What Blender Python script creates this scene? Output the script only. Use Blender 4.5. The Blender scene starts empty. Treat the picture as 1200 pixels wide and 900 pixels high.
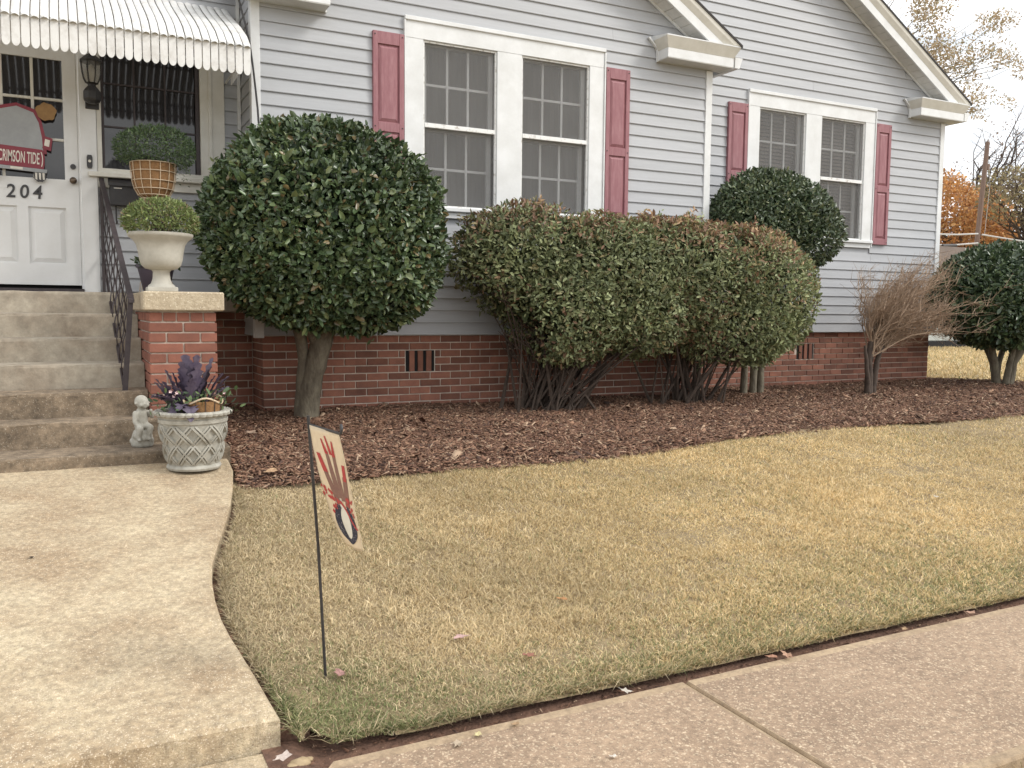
import bpy, bmesh, math, random
import numpy as np
from mathutils import Vector, Matrix
random.seed(7); RNG = np.random.default_rng(7)
PI = math.pi
scene = bpy.context.scene
col = scene.collection

# ---------------------------------------------------------------- camera
FPX = 1021.0                       # focal length in pixels of a 1200 px wide picture
EYE = 1.36                         # eye height above the sidewalk
CR = np.array([[0.892539295, 0.029310550, -0.450016109],
               [-0.450883422, 0.077509787, -0.889211096],
               [0.008817387, 0.996560648, 0.082396172]])
cam = bpy.data.cameras.new('camera')
cam.sensor_width = 36.0; cam.lens = 36.0 * FPX / 1200.0
cam.clip_start = 0.05; cam.clip_end = 3000
cam_ob = bpy.data.objects.new('camera', cam); col.objects.link(cam_ob)
cam_ob.matrix_world = Matrix.Translation((0, 0, EYE)) @ Matrix([list(r) for r in CR]).to_4x4()
scene.camera = cam_ob

def ray(x, y): return CR @ np.array([x - 600.0, 450.0 - y, -FPX])
def pxY(x, y, Y0):                 # pixel -> point on the plane Y = Y0
    d = ray(x, y); p = d * (Y0 / d[1]); p[2] += EYE; return p
def G(x, y):                       # height of the ground
    return np.interp(y, [1.6, 2.5, 5.4, 7.4, 9.0, 60.0], [.0, .03, .37, .46, .46, .46])

# ---------------------------------------------------------------- world, sun, exposure
SUN_EL, SUN_AZ = math.radians(42), math.radians(128)     # azimuth measured from +Y towards +X
world = bpy.data.worlds.new('World'); scene.world = world; world.use_nodes = True
wn = world.node_tree.nodes; wl = world.node_tree.links
for n in list(wn): wn.remove(n)
w_out = wn.new('ShaderNodeOutputWorld'); w_bg = wn.new('ShaderNodeBackground')
sky = wn.new('ShaderNodeTexSky'); sky.sky_type = 'NISHITA'; sky.sun_disc = False
sky.sun_elevation = SUN_EL; sky.sun_rotation = SUN_AZ; sky.air_density = 1.0; sky.dust_density = 3.0; sky.altitude = 100
w_tc = wn.new('ShaderNodeTexCoord'); w_map = wn.new('ShaderNodeMapping'); w_map.inputs['Scale'].default_value = (1.6, 1.6, 5.0)
w_no = wn.new('ShaderNodeTexNoise'); w_no.inputs['Scale'].default_value = 2.2; w_no.inputs['Detail'].default_value = 9; w_no.inputs['Roughness'].default_value = .58
w_rp = wn.new('ShaderNodeValToRGB'); w_rp.color_ramp.elements[0].position = .36; w_rp.color_ramp.elements[1].position = .58
w_rp.color_ramp.elements[0].color = (4.7, 5.0, 5.4, 1); w_rp.color_ramp.elements[1].color = (11.0, 10.95, 10.8, 1)
w_mx = wn.new('ShaderNodeMixRGB'); w_mx.inputs['Fac'].default_value = .92
wl.new(w_tc.outputs['Generated'], w_map.inputs['Vector']); wl.new(w_map.outputs['Vector'], w_no.inputs['Vector'])
wl.new(w_no.outputs['Fac'], w_rp.inputs['Fac']); wl.new(sky.outputs['Color'], w_mx.inputs['Color1']); wl.new(w_rp.outputs['Color'], w_mx.inputs['Color2'])
wl.new(w_mx.outputs['Color'], w_bg.inputs['Color']); w_bg.inputs['Strength'].default_value = 0.135
wl.new(w_bg.outputs['Background'], w_out.inputs['Surface'])
sun = bpy.data.lights.new('sun', 'SUN'); sun.energy = 1.5; sun.angle = math.radians(18); sun.color = (1.0, .965, .90)
sun_ob = bpy.data.objects.new('sun', sun); col.objects.link(sun_ob)
sd = Vector((math.sin(SUN_AZ) * math.cos(SUN_EL), math.cos(SUN_AZ) * math.cos(SUN_EL), math.sin(SUN_EL)))
sun_ob.rotation_euler = sd.to_track_quat('Z', 'Y').to_euler(); sun_ob.location = sd * 40
scene.view_settings.view_transform = 'Standard'; scene.view_settings.look = 'None'
scene.view_settings.exposure = 0.55; scene.view_settings.gamma = 1.0; scene.view_settings.use_curve_mapping = False
scene.render.engine = 'CYCLES'

# ---------------------------------------------------------------- materials
MATS = {}
def mat(name, c=(.5, .5, .5), c2=None, rough=.6, scale=6.0, detail=6, lo=.35, hi=.65, bump=0.0, bscale=80.0, bdist=.004,
        metal=0.0, spec=.5, attr=None, rnd=0.0, specks=None, trans=0.0, alpha=1.0, stretch=None, coat=0.0, grain=None):
    """procedural Principled material: two tones blended by world-space noise, random tone per object/island, fine relief"""
    if name in MATS: return MATS[name]
    m = bpy.data.materials.new(name); m.use_nodes = True
    N = m.node_tree.nodes; L = m.node_tree.links
    b = N['Principled BSDF']
    geo = N.new('ShaderNodeNewGeometry')
    pos = geo.outputs['Position']
    if stretch:
        mp = N.new('ShaderNodeMapping'); mp.inputs['Scale'].default_value = stretch; L.new(pos, mp.inputs['Vector']); pos = mp.outputs['Vector']
    if c2 is None: c2 = tuple(v * .82 for v in c)
    no = N.new('ShaderNodeTexNoise'); no.inputs['Scale'].default_value = scale; no.inputs['Detail'].default_value = detail; no.inputs['Roughness'].default_value = .70
    L.new(pos, no.inputs['Vector'])
    mr = N.new('ShaderNodeMapRange'); mr.inputs['From Min'].default_value = lo; mr.inputs['From Max'].default_value = hi; L.new(no.outputs['Fac'], mr.inputs['Value'])
    mx = N.new('ShaderNodeMixRGB'); mx.inputs['Color1'].default_value = (*c, 1); mx.inputs['Color2'].default_value = (*c2, 1); L.new(mr.outputs['Result'], mx.inputs['Fac'])
    out = mx.outputs['Color']
    if attr:
        at = N.new('ShaderNodeAttribute'); at.attribute_name = attr
        mm = N.new('ShaderNodeMixRGB'); mm.blend_type = 'MULTIPLY'; mm.inputs['Fac'].default_value = 1.0
        L.new(out, mm.inputs['Color1']); L.new(at.outputs['Color'], mm.inputs['Color2']); out = mm.outputs['Color']
    if rnd > 0:
        oi = N.new('ShaderNodeObjectInfo'); ad = N.new('ShaderNodeMath'); ad.operation = 'ADD'
        L.new(oi.outputs['Random'], ad.inputs[0]); L.new(geo.outputs['Random Per Island'], ad.inputs[1])
        fr = N.new('ShaderNodeMath'); fr.operation = 'FRACT'; L.new(ad.outputs[0], fr.inputs[0])
        r2 = N.new('ShaderNodeMapRange'); r2.inputs['To Min'].default_value = 1 - rnd; r2.inputs['To Max'].default_value = 1 + rnd; L.new(fr.outputs[0], r2.inputs['Value'])
        hs = N.new('ShaderNodeHueSaturation'); L.new(out, hs.inputs['Color']); L.new(r2.outputs['Result'], hs.inputs['Value'])
        out = hs.outputs['Color']
    if specks:                                    # (scale, threshold, colour)
        dn = N.new('ShaderNodeTexNoise'); dn.inputs['Scale'].default_value = 70; L.new(pos, dn.inputs['Vector'])
        dv = N.new('ShaderNodeVectorMath'); dv.operation = 'MULTIPLY_ADD'; dv.inputs[1].default_value = (.022, .022, .022); L.new(dn.outputs['Color'], dv.inputs[0]); L.new(pos, dv.inputs[2]); spos = dv.outputs[0]
        for sc, th, scol in specks:
            vo = N.new('ShaderNodeTexVoronoi'); vo.inputs['Scale'].default_value = sc; L.new(spos, vo.inputs['Vector'])
            cr = N.new('ShaderNodeSeparateColor'); L.new(vo.outputs['Color'], cr.inputs['Color'])
            gt = N.new('ShaderNodeMath'); gt.operation = 'GREATER_THAN'; gt.inputs[1].default_value = .42; L.new(cr.outputs['Red'], gt.inputs[0])
            lt = N.new('ShaderNodeMapRange'); lt.inputs['From Min'].default_value = th; lt.inputs['From Max'].default_value = th * .6
            L.new(vo.outputs['Distance'], lt.inputs['Value'])
            mu = N.new('ShaderNodeMath'); mu.operation = 'MULTIPLY'; L.new(gt.outputs[0], mu.inputs[0]); L.new(lt.outputs['Result'], mu.inputs[1])
            ms = N.new('ShaderNodeMixRGB'); ms.inputs['Color2'].default_value = (*scol, 1); L.new(mu.outputs[0], ms.inputs['Fac']); L.new(out, ms.inputs['Color1'])
            out = ms.outputs['Color']
    if grain:                                     # (scale, amount): coarse granular mottling
        gn = N.new('ShaderNodeTexNoise'); gn.inputs['Scale'].default_value = grain[0]; gn.inputs['Detail'].default_value = 8; gn.inputs['Roughness'].default_value = .75; L.new(pos, gn.inputs['Vector'])
        gm = N.new('ShaderNodeMapRange'); gm.inputs['From Min'].default_value = .36; gm.inputs['From Max'].default_value = .64
        gm.inputs['To Min'].default_value = 1 - grain[1]; gm.inputs['To Max'].default_value = 1 + grain[1] * .7; L.new(gn.outputs['Fac'], gm.inputs['Value'])
        gh = N.new('ShaderNodeHueSaturation'); L.new(out, gh.inputs['Color']); L.new(gm.outputs['Result'], gh.inputs['Value']); out = gh.outputs['Color']
    L.new(out, b.inputs['Base Color'])
    b.inputs['Roughness'].default_value = rough; b.inputs['Metallic'].default_value = metal; b.inputs['Specular IOR Level'].default_value = spec
    b.inputs['Coat Weight'].default_value = coat
    if alpha < 1: b.inputs['Alpha'].default_value = alpha
    if bump > 0:
        n2 = N.new('ShaderNodeTexNoise'); n2.inputs['Scale'].default_value = bscale; n2.inputs['Detail'].default_value = 5; L.new(pos, n2.inputs['Vector'])
        bp = N.new('ShaderNodeBump'); bp.inputs['Strength'].default_value = bump; bp.inputs['Distance'].default_value = bdist
        L.new(n2.outputs['Fac'], bp.inputs['Height']); L.new(bp.outputs['Normal'], b.inputs['Normal'])
    if trans > 0:
        tr = N.new('ShaderNodeBsdfTranslucent'); L.new(out, tr.inputs['Color'])
        ms = N.new('ShaderNodeMixShader'); ms.inputs['Fac'].default_value = trans
        L.new(b.outputs['BSDF'], ms.inputs[1]); L.new(tr.outputs['BSDF'], ms.inputs[2])
        L.new(ms.outputs['Shader'], N['Material Output'].inputs['Surface'])
    MATS[name] = m
    return m

M_SIDING = mat('grey_vinyl_siding', (.405, .415, .435), (.36, .368, .384), grain=(2.2, .05), rough=.5, scale=1.4, bump=.12, bscale=160, stretch=(.4, 1, 6), rnd=.025)
M_TRIM = mat('white_trim_paint', (.70, .71, .715), (.60, .605, .60), rough=.5, scale=4, bump=.08, bscale=60)
M_OLDWHITE = mat('peeling_white_paint', (.74, .74, .73), (.42, .39, .35), rough=.65, scale=26, lo=.54, hi=.66, bump=.3, bscale=90)
M_CREAM = mat('aged_cream_paint', (.66, .64, .585), (.57, .55, .49), rough=.55, scale=5, bump=.08)
M_DOOR = mat('white_door_paint', (.70, .70, .695), (.64, .635, .62), rough=.42, scale=3, bump=.05)
M_SHUTTER = mat('faded_red_shutter', (.25, .10, .115), (.33, .16, .175), rough=.6, lo=.42, hi=.72, scale=11, bump=.12, bscale=60, stretch=(3, 3, .5))
M_BRICK = mat('red_brick', (.295, .125, .080), (.185, .080, .056), rough=.85, scale=9, lo=.3, hi=.7, bump=.5, bscale=140, rnd=.30)
M_BRICK2 = mat('orange_red_brick', (.28, .108, .070), (.175, .068, .047), rough=.85, scale=9, lo=.3, hi=.7, bump=.5, bscale=140, rnd=.18)
M_MORTAR = mat('grey_mortar', (.64, .56, .48), (.48, .40, .335), rough=.95, scale=12, bump=.5, bscale=120)
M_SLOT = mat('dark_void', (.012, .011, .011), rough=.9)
M_STEP = mat('stained_concrete', (.27, .205, .14), (.10, .074, .05), grain=(22, .42), rough=.9, scale=2.6, detail=10, lo=.36, hi=.66, bump=.6, bscale=90, specks=[(120, .26, (.42, .37, .29))])
M_STEPHI = mat('pale_concrete', (.38, .335, .265), (.21, .165, .12), grain=(14, .20), rough=.9, scale=2.8, detail=10, lo=.38, hi=.70, bump=.4, bscale=90)
M_CAP = mat('aggregate_concrete_cap', (.50, .42, .30), (.36, .29, .20), rough=.9, scale=30, bump=.8, bscale=120, specks=[(70, .35, (.62, .55, .42)), (95, .3, (.25, .19, .13))])
M_WALK = mat('warm_aggregate_walkway', (.485, .40, .27), (.32, .235, .145), rough=.88, grain=(38, .34), scale=2.4, detail=15, lo=.36, hi=.62, bump=.8, bscale=170, bdist=.003,
             specks=[(150, .42, (.60, .50, .37)), (180, .40, (.30, .22, .14))])
M_SIDEWALK = mat('pebbled_sidewalk', (.35, .25, .168), (.25, .175, .117), grain=(34, .30), rough=.88, scale=1.6, detail=12, lo=.34, hi=.66, bump=.8, bscale=150, bdist=.003,
                 specks=[(56, .33, (.52, .41, .29)), (100, .42, (.49, .38, .265)), (140, .36, (.20, .145, .105))])
M_SIDEEDGE = mat('smooth_sidewalk_edge', (.42, .315, .205), (.29, .21, .135), grain=(40, .25), rough=.88, scale=6, bump=.6, bscale=150, specks=[(120, .35, (.33, .25, .17))])
M_DIRT = mat('red_clay_soil', (.19, .105, .07), (.10, .056, .04), rough=.95, scale=14, bump=1.0, bscale=60, bdist=.012)
M_THATCH = mat('dry_thatch', (.30, .23, .13), (.19, .14, .08), rough=.95, scale=10, bump=.8, bscale=140, bdist=.01)
M_GROUND = mat('dry_ground', (.33, .265, .15), (.24, .19, .11), rough=.95, scale=1.2, bump=.6, bscale=30, bdist=.02)
M_BARKBED = mat('mulch_bed', (.085, .045, .032), (.05, .027, .02), rough=.95, scale=16, bump=1.0, bscale=60, bdist=.02)
M_CHIP = mat('bark_chip', (1, 1, 1), (.75, .75, .75), rough=.85, scale=60, attr='Col', bump=.3, bscale=150)
M_GRASS = mat('grass_blade', (1, 1, 1), (.9, .9, .9), rough=.65, scale=3, attr='Col', trans=.22, spec=.25)
M_LEAF = mat('glossy_leaf', (1.15, 1.15, 1.1), (.85, .85, .8), rough=.30, scale=30, attr='Col', trans=.12, spec=.5)
M_LEAFM = mat('matte_leaf', (1, 1, 1), (.8, .8, .8), rough=.55, scale=30, attr='Col', trans=.2, spec=.35)
M_LEAFB = mat('thin_dry_leaf', (1, 1, 1), (.85, .85, .85), rough=.6, scale=30, attr='Col', trans=.5, spec=.3)
M_BARK = mat('grey_bark', (.20, .175, .125), (.10, .083, .06), rough=.9, scale=22, bump=1.0, bscale=60, bdist=.01, stretch=(1, 1, .4))
M_BARK2 = mat('brown_bark', (.085, .06, .045), (.045, .032, .025), rough=.9, scale=26, bump=.8, bscale=60)
M_TWIG = mat('bare_twig', (.38, .27, .185), (.25, .175, .12), rough=.8, scale=20)
M_BLACK = mat('black_metal', (.022, .021, .023), (.035, .032, .032), rough=.45, scale=30, bump=.1)
M_IRON = mat('dark_iron_paint', (.035, .026, .03), (.055, .042, .042), rough=.6, scale=30, bump=.2)
M_AWNING = mat('white_awning_metal', (.66, .655, .64), (.47, .45, .42), rough=.48, scale=9, lo=.45, hi=.75, bump=.06)
M_SHINGLE = mat('dark_shingle', (.035, .033, .033), (.055, .05, .048), rough=.95, scale=40, bump=.6)
M_SOFFIT = mat('cream_soffit', (.62, .61, .58), rough=.6, scale=5)
M_STONE = mat('cast_stone', (.42, .405, .355), (.27, .255, .215), rough=.9, scale=14, bump=.5, bscale=90)
M_URN = mat('cream_urn', (.47, .45, .395), (.37, .35, .30), rough=.7, scale=8, bump=.15)
M_COIR = mat('coir_liner', (.30, .165, .07), (.20, .105, .045), rough=.95, scale=40, bump=1.0, bscale=120)
M_WIRE = mat('tan_wire', (.60, .47, .33), rough=.5)
M_PLUM = mat('plum_pot', (.065, .05, .075), (.045, .035, .055), rough=.45)
M_GLASSW = mat('window_glass', (.030, .030, .032), (.040, .040, .042), rough=.06, spec=.6, alpha=.30)
M_SCREEN = mat('grey_insect_screen', (.20, .195, .19), (.17, .165, .16), rough=.6, alpha=.30, scale=3)
M_GLASSD = mat('dark_glass', (.018, .017, .019), (.024, .022, .024), rough=.05, spec=.6)
M_CURTAIN = mat('pale_curtain', (.40, .39, .37), (.31, .30, .28), rough=.9, scale=3, stretch=(9, 1, .5))
M_BLIND = mat('beige_blind', (.62, .53, .45), rough=.7)
M_CRIMSON = mat('crimson_sign_paint', (.22, .018, .035), (.19, .015, .03), rough=.45)
M_SIGNCREAM = mat('cream_sign_paint', (.72, .68, .60), rough=.5)
M_SIGNGREY = mat('grey_sign_paint', (.33, .34, .35), rough=.5)
M_SIGNBROWN = mat('brown_sign_paint', (.30, .17, .06), (.24, .13, .045), rough=.6, scale=30)
M_BRASS = mat('dull_bronze', (.16, .12, .09), rough=.4, metal=.8)
M_FLAG = mat('cream_burlap', (.82, .72, .56), (.76, .655, .50), rough=.9, scale=40, bump=.5, bscale=400, trans=.4)
M_FRED = mat('flag_red_print', (.48, .07, .06), (.38, .04, .04), rough=.9, scale=60)
M_FBROWN = mat('flag_brown_print', (.26, .15, .11), (.20, .10, .08), rough=.9, scale=60)
M_FNAVY = mat('flag_navy_print', (.03, .03, .05), rough=.9, specks=[(130, .34, (.35, .32, .33))])
M_FWHITE = mat('flag_white_print', (.80, .76, .66), rough=.9)
M_POLE = mat('weathered_pole_wood', (.20, .135, .105), (.15, .10, .08), rough=.9, scale=4, stretch=(6, 6, .6))
M_CABLEW = mat('pale_cable', (.5, .49, .47), rough=.6)
M_SHEDWALL = mat('pale_shed_siding', (.42, .44, .41), rough=.6, scale=2)
M_SHEDROOF = mat('brown_shed_roof', (.13, .095, .07), (.09, .065, .05), rough=.95, scale=5)
M_BULB = mat('frosted_bulb', (.55, .52, .46), rough=.3)
M_LAMPGLASS = mat('lamp_glass', (.35, .34, .32), rough=.08, alpha=.3)

# ---------------------------------------------------------------- mesh helpers
ORG = {}
def worg(o): return ORG[o.name] if o is not None else Vector((0, 0, 0))
def meta(o, label=None, cat=None, group=None, kind=None):
    if label: o['label'] = label
    if cat: o['category'] = cat
    if group: o['group'] = group
    if kind: o['kind'] = kind
    return o
def thing(name, loc, label, cat, group=None):
    o = bpy.data.objects.new(name, None); col.objects.link(o); o.location = loc; o.empty_display_size = .1
    ORG[o.name] = Vector(loc); return meta(o, label, cat, group)
def link_mesh(name, me, at, parent):
    o = bpy.data.objects.new(name, me); col.objects.link(o)
    o.location = Vector(at) - worg(parent)
    if parent is not None: o.parent = parent
    ORG[o.name] = Vector(at); return o

class MB:
    def __init__(s): s.v = []; s.f = []
    def add(s, vs, fs):
        n = len(s.v); s.v += [tuple(float(c) for c in v) for v in vs]; s.f += [tuple(i + n for i in f) for f in fs]; return s
    def box(s, x0, x1, y0, y1, z0, z1):
        return s.add([(x0, y0, z0), (x1, y0, z0), (x1, y1, z0), (x0, y1, z0), (x0, y0, z1), (x1, y0, z1), (x1, y1, z1), (x0, y1, z1)],
                     [(0, 3, 2, 1), (4, 5, 6, 7), (0, 1, 5, 4), (1, 2, 6, 5), (2, 3, 7, 6), (3, 0, 4, 7)])
    def cbox(s, x0, x1, y0, y1, z0, z1, b=.004):      # box with chamfered front (towards -Y) and vertical edges
        o = [(x0, y1), (x0, y0 + b), (x0 + b, y0), (x1 - b, y0), (x1, y0 + b), (x1, y1)]
        n = len(o); vs = []
        for z, k in ((z0, b), (z0 + b, 0), (z1 - b, 0), (z1, b)):
            cx, cy = (x0 + x1) / 2, (y0 + y1) / 2
            for x, y in o: vs.append((x + (k if x < cx else -k), y + (k if y < cy else -k), z))
        fs = [tuple(range(n))[::-1], tuple(range(3 * n, 4 * n))]
        for r in range(3):
            for i in range(n): j = (i + 1) % n; fs.append((r * n + i, r * n + j, (r + 1) * n + j, (r + 1) * n + i))
        return s.add(vs, fs)
    def hexa(s, p):                                   # eight corners: bottom four then top four
        return s.add(p, [(0, 3, 2, 1), (4, 5, 6, 7), (0, 1, 5, 4), (1, 2, 6, 5), (2, 3, 7, 6), (3, 0, 4, 7)])
    def prism_x(s, prof, xa, xb):                     # (y, z) outline swept along X; xa, xb may be functions of z
        fa = xa if callable(xa) else (lambda z: xa); fb = xb if callable(xb) else (lambda z: xb); n = len(prof)
        vs = [(fa(z), y, z) for y, z in prof] + [(fb(z), y, z) for y, z in prof]
        return s.add(vs, [tuple(range(n))[::-1], tuple(range(n, 2 * n))] + [(i, (i + 1) % n, n + (i + 1) % n, n + i) for i in range(n)])
    def extrude_y(s, outline, y0, y1):                # (x, z) outline given thickness in Y
        n = len(outline)
        vs = [(x, y0, z) for x, z in outline] + [(x, y1, z) for x, z in outline]
        return s.add(vs, [tuple(range(n)), tuple(range(n, 2 * n))[::-1]] + [((i + 1) % n, i, n + i, n + (i + 1) % n) for i in range(n)])
    def extrude_z(s, outline, zt, zb):                # (x, y) outline, top height function, bottom height function
        n = len(outline)
        vs = [(x, y, zt(x, y)) for x, y in outline] + [(x, y, zb(x, y)) for x, y in outline]
        return s.add(vs, [tuple(range(n)), tuple(range(n, 2 * n))[::-1]] + [((i + 1) % n, i, n + i, n + (i + 1) % n) for i in range(n)])
    def tube(s, pts, rad, n=6, caps=True):
        P = [Vector(p) for p in pts]; R = rad if hasattr(rad, '__len__') else [rad] * len(P)
        up = Vector((0.31, 0.22, 0.93)); base = len(s.v); prev = None
        for i, p in enumerate(P):
            t = (P[min(i + 1, len(P) - 1)] - P[max(i - 1, 0)]); t = t.normalized() if t.length > 1e-9 else Vector((0, 0, 1))
            if prev is None:
                a = t.cross(up)
                if a.length < 1e-3: a = t.cross(Vector((1, 0, 0)))
                a.normalize()
            else:
                a = prev - t * prev.dot(t)
                a = a.normalized() if a.length > 1e-6 else t.orthogonal().normalized()
            prev = a; b = t.cross(a)
            for k in range(n):
                an = 2 * PI * k / n; q = p + a * (math.cos(an) * R[i]) + b * (math.sin(an) * R[i]); s.v.append(tuple(q))
        for i in range(len(P) - 1):
            for k in range(n):
                j = (k + 1) % n; s.f.append((base + i * n + k, base + i * n + j, base + (i + 1) * n + j, base + (i + 1) * n + k))
        if caps:
            s.f.append(tuple(base + k for k in range(n))[::-1]); e = base + (len(P) - 1) * n; s.f.append(tuple(e + k for k in range(n)))
        return s
    def lathe(s, prof, c, n=24):                      # (r, z) profile round a vertical axis at c
        base = len(s.v)
        for r, z in prof:
            for k in range(n): a = 2 * PI * k / n; s.v.append((c[0] + r * math.cos(a), c[1] + r * math.sin(a), c[2] + z))
        for i in range(len(prof) - 1):
            for k in range(n):
                j = (k + 1) % n; s.f.append((base + i * n + k, base + i * n + j, base + (i + 1) * n + j, base + (i + 1) * n + k))
        s.f.append(tuple(base + k for k in range(n))[::-1]); e = base + (len(prof) - 1) * n; s.f.append(tuple(e + k for k in range(n)))
        return s
    def ball(s, c, r, n=10, m=7, sq=(1, 1, 1)):
        prof = [(r * math.sin(PI * i / m), -r * math.cos(PI * i / m)) for i in range(m + 1)]
        prof[0] = (r * .02, -r); prof[-1] = (r * .02, r)
        k = len(s.v); s.lathe(prof, (0, 0, 0), n)
        for i in range(k, len(s.v)): v = s.v[i]; s.v[i] = (c[0] + v[0] * sq[0], c[1] + v[1] * sq[1], c[2] + v[2] * sq[2])
        return s
    def mesh(s, name, m, at=(0, 0, 0), smooth=False):
        me = bpy.data.meshes.new(name); at = Vector(at)
        me.from_pydata([(v[0] - at.x, v[1] - at.y, v[2] - at.z) for v in s.v], [], s.f); me.materials.append(m)
        if smooth:
            me.shade_smooth()
            try: me.set_sharp_from_angle(angle=math.radians(42))
            except Exception: pass
        me.update(); return me
    def build(s, name, m, parent=None, smooth=False, at=None):
        if at is None:
            a = np.array(s.v); at = (a.min(0) + a.max(0)) / 2
            if parent is None: at[2] = a[:, 2].min()
        me = s.mesh(name, m, at, smooth)
        bm = bmesh.new(); bm.from_mesh(me); bmesh.ops.recalc_face_normals(bm, faces=bm.faces); bm.to_mesh(me); bm.free()
        return link_mesh(name, me, at, parent)

def np_mesh(name, verts, faces_list, m, colors=None, at=(0, 0, 0), smooth=False):
    """verts (N,3); faces_list: list of integer arrays (F,k); colors (N,3) per vertex"""
    me = bpy.data.meshes.new(name); verts = np.asarray(verts, np.float32) - np.asarray(at, np.float32)
    me.vertices.add(len(verts)); me.vertices.foreach_set('co', verts.ravel())
    loops = np.concatenate([f.ravel() for f in faces_list]).astype(np.int32)
    tot = np.concatenate([np.full(len(f), f.shape[1], np.int32) for f in faces_list])
    start = np.concatenate([[0], np.cumsum(tot)[:-1]]).astype(np.int32)
    me.loops.add(len(loops)); me.loops.foreach_set('vertex_index', loops)
    me.polygons.add(len(tot)); me.polygons.foreach_set('loop_start', start)
    try: me.polygons.foreach_set('loop_total', tot)
    except Exception: pass
    if colors is not None:
        at_ = me.attributes.new('Col', 'FLOAT_COLOR', 'POINT')
        c4 = np.ones((len(verts), 4), np.float32); c4[:, :3] = colors; at_.data.foreach_set('color', c4.ravel())
    me.materials.append(m); me.update(calc_edges=True); me.validate()
    if smooth: me.shade_smooth()
    return me

def unit(a): return a / np.maximum(np.linalg.norm(a, axis=-1, keepdims=True), 1e-9)
def wob(p, freq, seed, octv=3):                       # cheap smooth noise, about -1..1
    r = np.random.default_rng(seed); o = 0; amp = 1; tot = 0
    for k in range(octv):
        for j in range(3):
            d = unit(r.normal(size=3)); o = o + amp * np.sin((p @ d) * freq * (1.9 ** k) + r.uniform(0, 6.28)); tot += amp * .6
        amp *= .6
    return o / tot
def leaves(P, Nrm, Ln, Wd, rng, updir=.25, spread=.7, fold=.25, droop=.0):
    """one folded, pointed-oval leaf (two quads) at each point P facing roughly along Nrm"""
    n = len(P)
    d = unit(Nrm * .55 + rng.normal(size=(n, 3)) * spread + np.array([0, 0, updir]))
    f = unit(Nrm + rng.normal(size=(n, 3)) * .45 + np.array([0, 0, .35]))
    s = unit(np.cross(d, f)); f = np.cross(s, d)
    sz = np.clip(rng.lognormal(0, .26, n), .5, 1.7); L = (Ln * sz)[:, None]; W = (Wd * sz * rng.uniform(.8, 1.2, n))[:, None]
    b = P; t = P + d * L - f * L * droop
    m1 = P + d * L * .30 + f * W * fold; m2 = P + d * L * .72 + f * W * fold * .6 - f * L * droop * .4
    V = np.stack([b, m1 - s * W * .46, m2 - s * W * .40, t, m2 + s * W * .40, m1 + s * W * .46], 1)
    V[:, 1:3] += 0; i = np.arange(n)[:, None] * 6
    F = np.concatenate([i + np.array([0, 1, 2, 3]), i + np.array([0, 3, 4, 5])], 0)
    return V.reshape(-1, 3), F
def crown_points(blobs, n, rng, depth=.16, bumpy=.05, seed=1, bottom=None, gap=None, freq=5.0):
    """points on and just under the surface of a union of ellipsoids"""
    C = np.array([b[0] for b in blobs], float); Rr = np.array([b[1] for b in blobs], float)
    a = np.array([(r[0] * r[1] + r[1] * r[2] + r[0] * r[2]) for r in Rr]); a /= a.sum()
    P = []; NN = []; got = 0
    while got < n:
        k = rng.choice(len(blobs), size=n, p=a); u = unit(rng.normal(size=(n, 3)))
        dep = rng.exponential(depth, n); dep = np.where(dep > .75, rng.uniform(0, .75, n), dep)
        p0 = C[k] + u * Rr[k]; w = wob(p0, freq, seed)
        sc = (1 + bumpy * w) * (1 - dep)
        p = C[k] + u * Rr[k] * sc[:, None]
        ok = np.ones(n, bool)
        for j in range(len(blobs)):
            q = np.linalg.norm((p - C[j]) / Rr[j], axis=1); ok &= ~((j != k) & (q < .78))
        if bottom is not None: ok &= bottom(p, rng)
        if gap is not None: ok &= ~(wob(p, gap[0], seed + 5) > gap[1] + rng.uniform(-.25, .25, n))
        nn = unit(u / Rr[k]); P.append(p[ok]); NN.append(nn[ok]); got += ok.sum()
    return np.concatenate(P)[:n], np.concatenate(NN)[:n]
def pal(n, cols, wts, rng, var=.22):
    cols = np.array(cols); k = rng.choice(len(cols), size=n, p=np.array(wts) / np.sum(wts))
    return cols[k] * rng.uniform(1 - var, 1 + var, (n, 1))
def crown(name, parent, P, Nn, Ln, Wd, C, m, rng, **kw):
    V, F = leaves(P, Nn, Ln, Wd, rng, **kw)
    c = P.mean(0); me = np_mesh(name, V, [F], m, np.repeat(C, 6, 0), at=c)
    return link_mesh(name, me, c, parent)
def shoots(parent, P, Nn, C, n, L, W, m, rng, length=.08):
    k = rng.choice(len(P), n, replace=False); d = unit(Nn[k] + rng.normal(size=(n, 3)) * .35 + np.array([0, 0, .35])); ln = length * rng.uniform(.5, 1.6, n)
    t = np.tile(np.linspace(.1, 1, 6), n); kk = np.repeat(np.arange(n), 6)
    p = P[k][kk] + d[kk] * (ln[kk] * t)[:, None]; nn = unit(d[kk] * .6 + rng.normal(size=(n * 6, 3)) * .7)
    return crown('stray_shoots', parent, p, nn, L, W, C[k][kk] * rng.uniform(.9, 1.35, (n * 6, 1)), m, rng, spread=.5)
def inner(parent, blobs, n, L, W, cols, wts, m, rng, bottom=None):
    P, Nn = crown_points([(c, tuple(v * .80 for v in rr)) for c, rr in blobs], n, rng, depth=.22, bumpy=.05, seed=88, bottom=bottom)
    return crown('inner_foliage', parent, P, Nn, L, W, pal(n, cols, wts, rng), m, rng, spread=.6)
def bez(a, b, c, n=6):
    a, b, c = Vector(a), Vector(b), Vector(c); return [a.lerp(b, t).lerp(b.lerp(c, t), t) for t in [i / n for i in range(n + 1)]]
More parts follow.
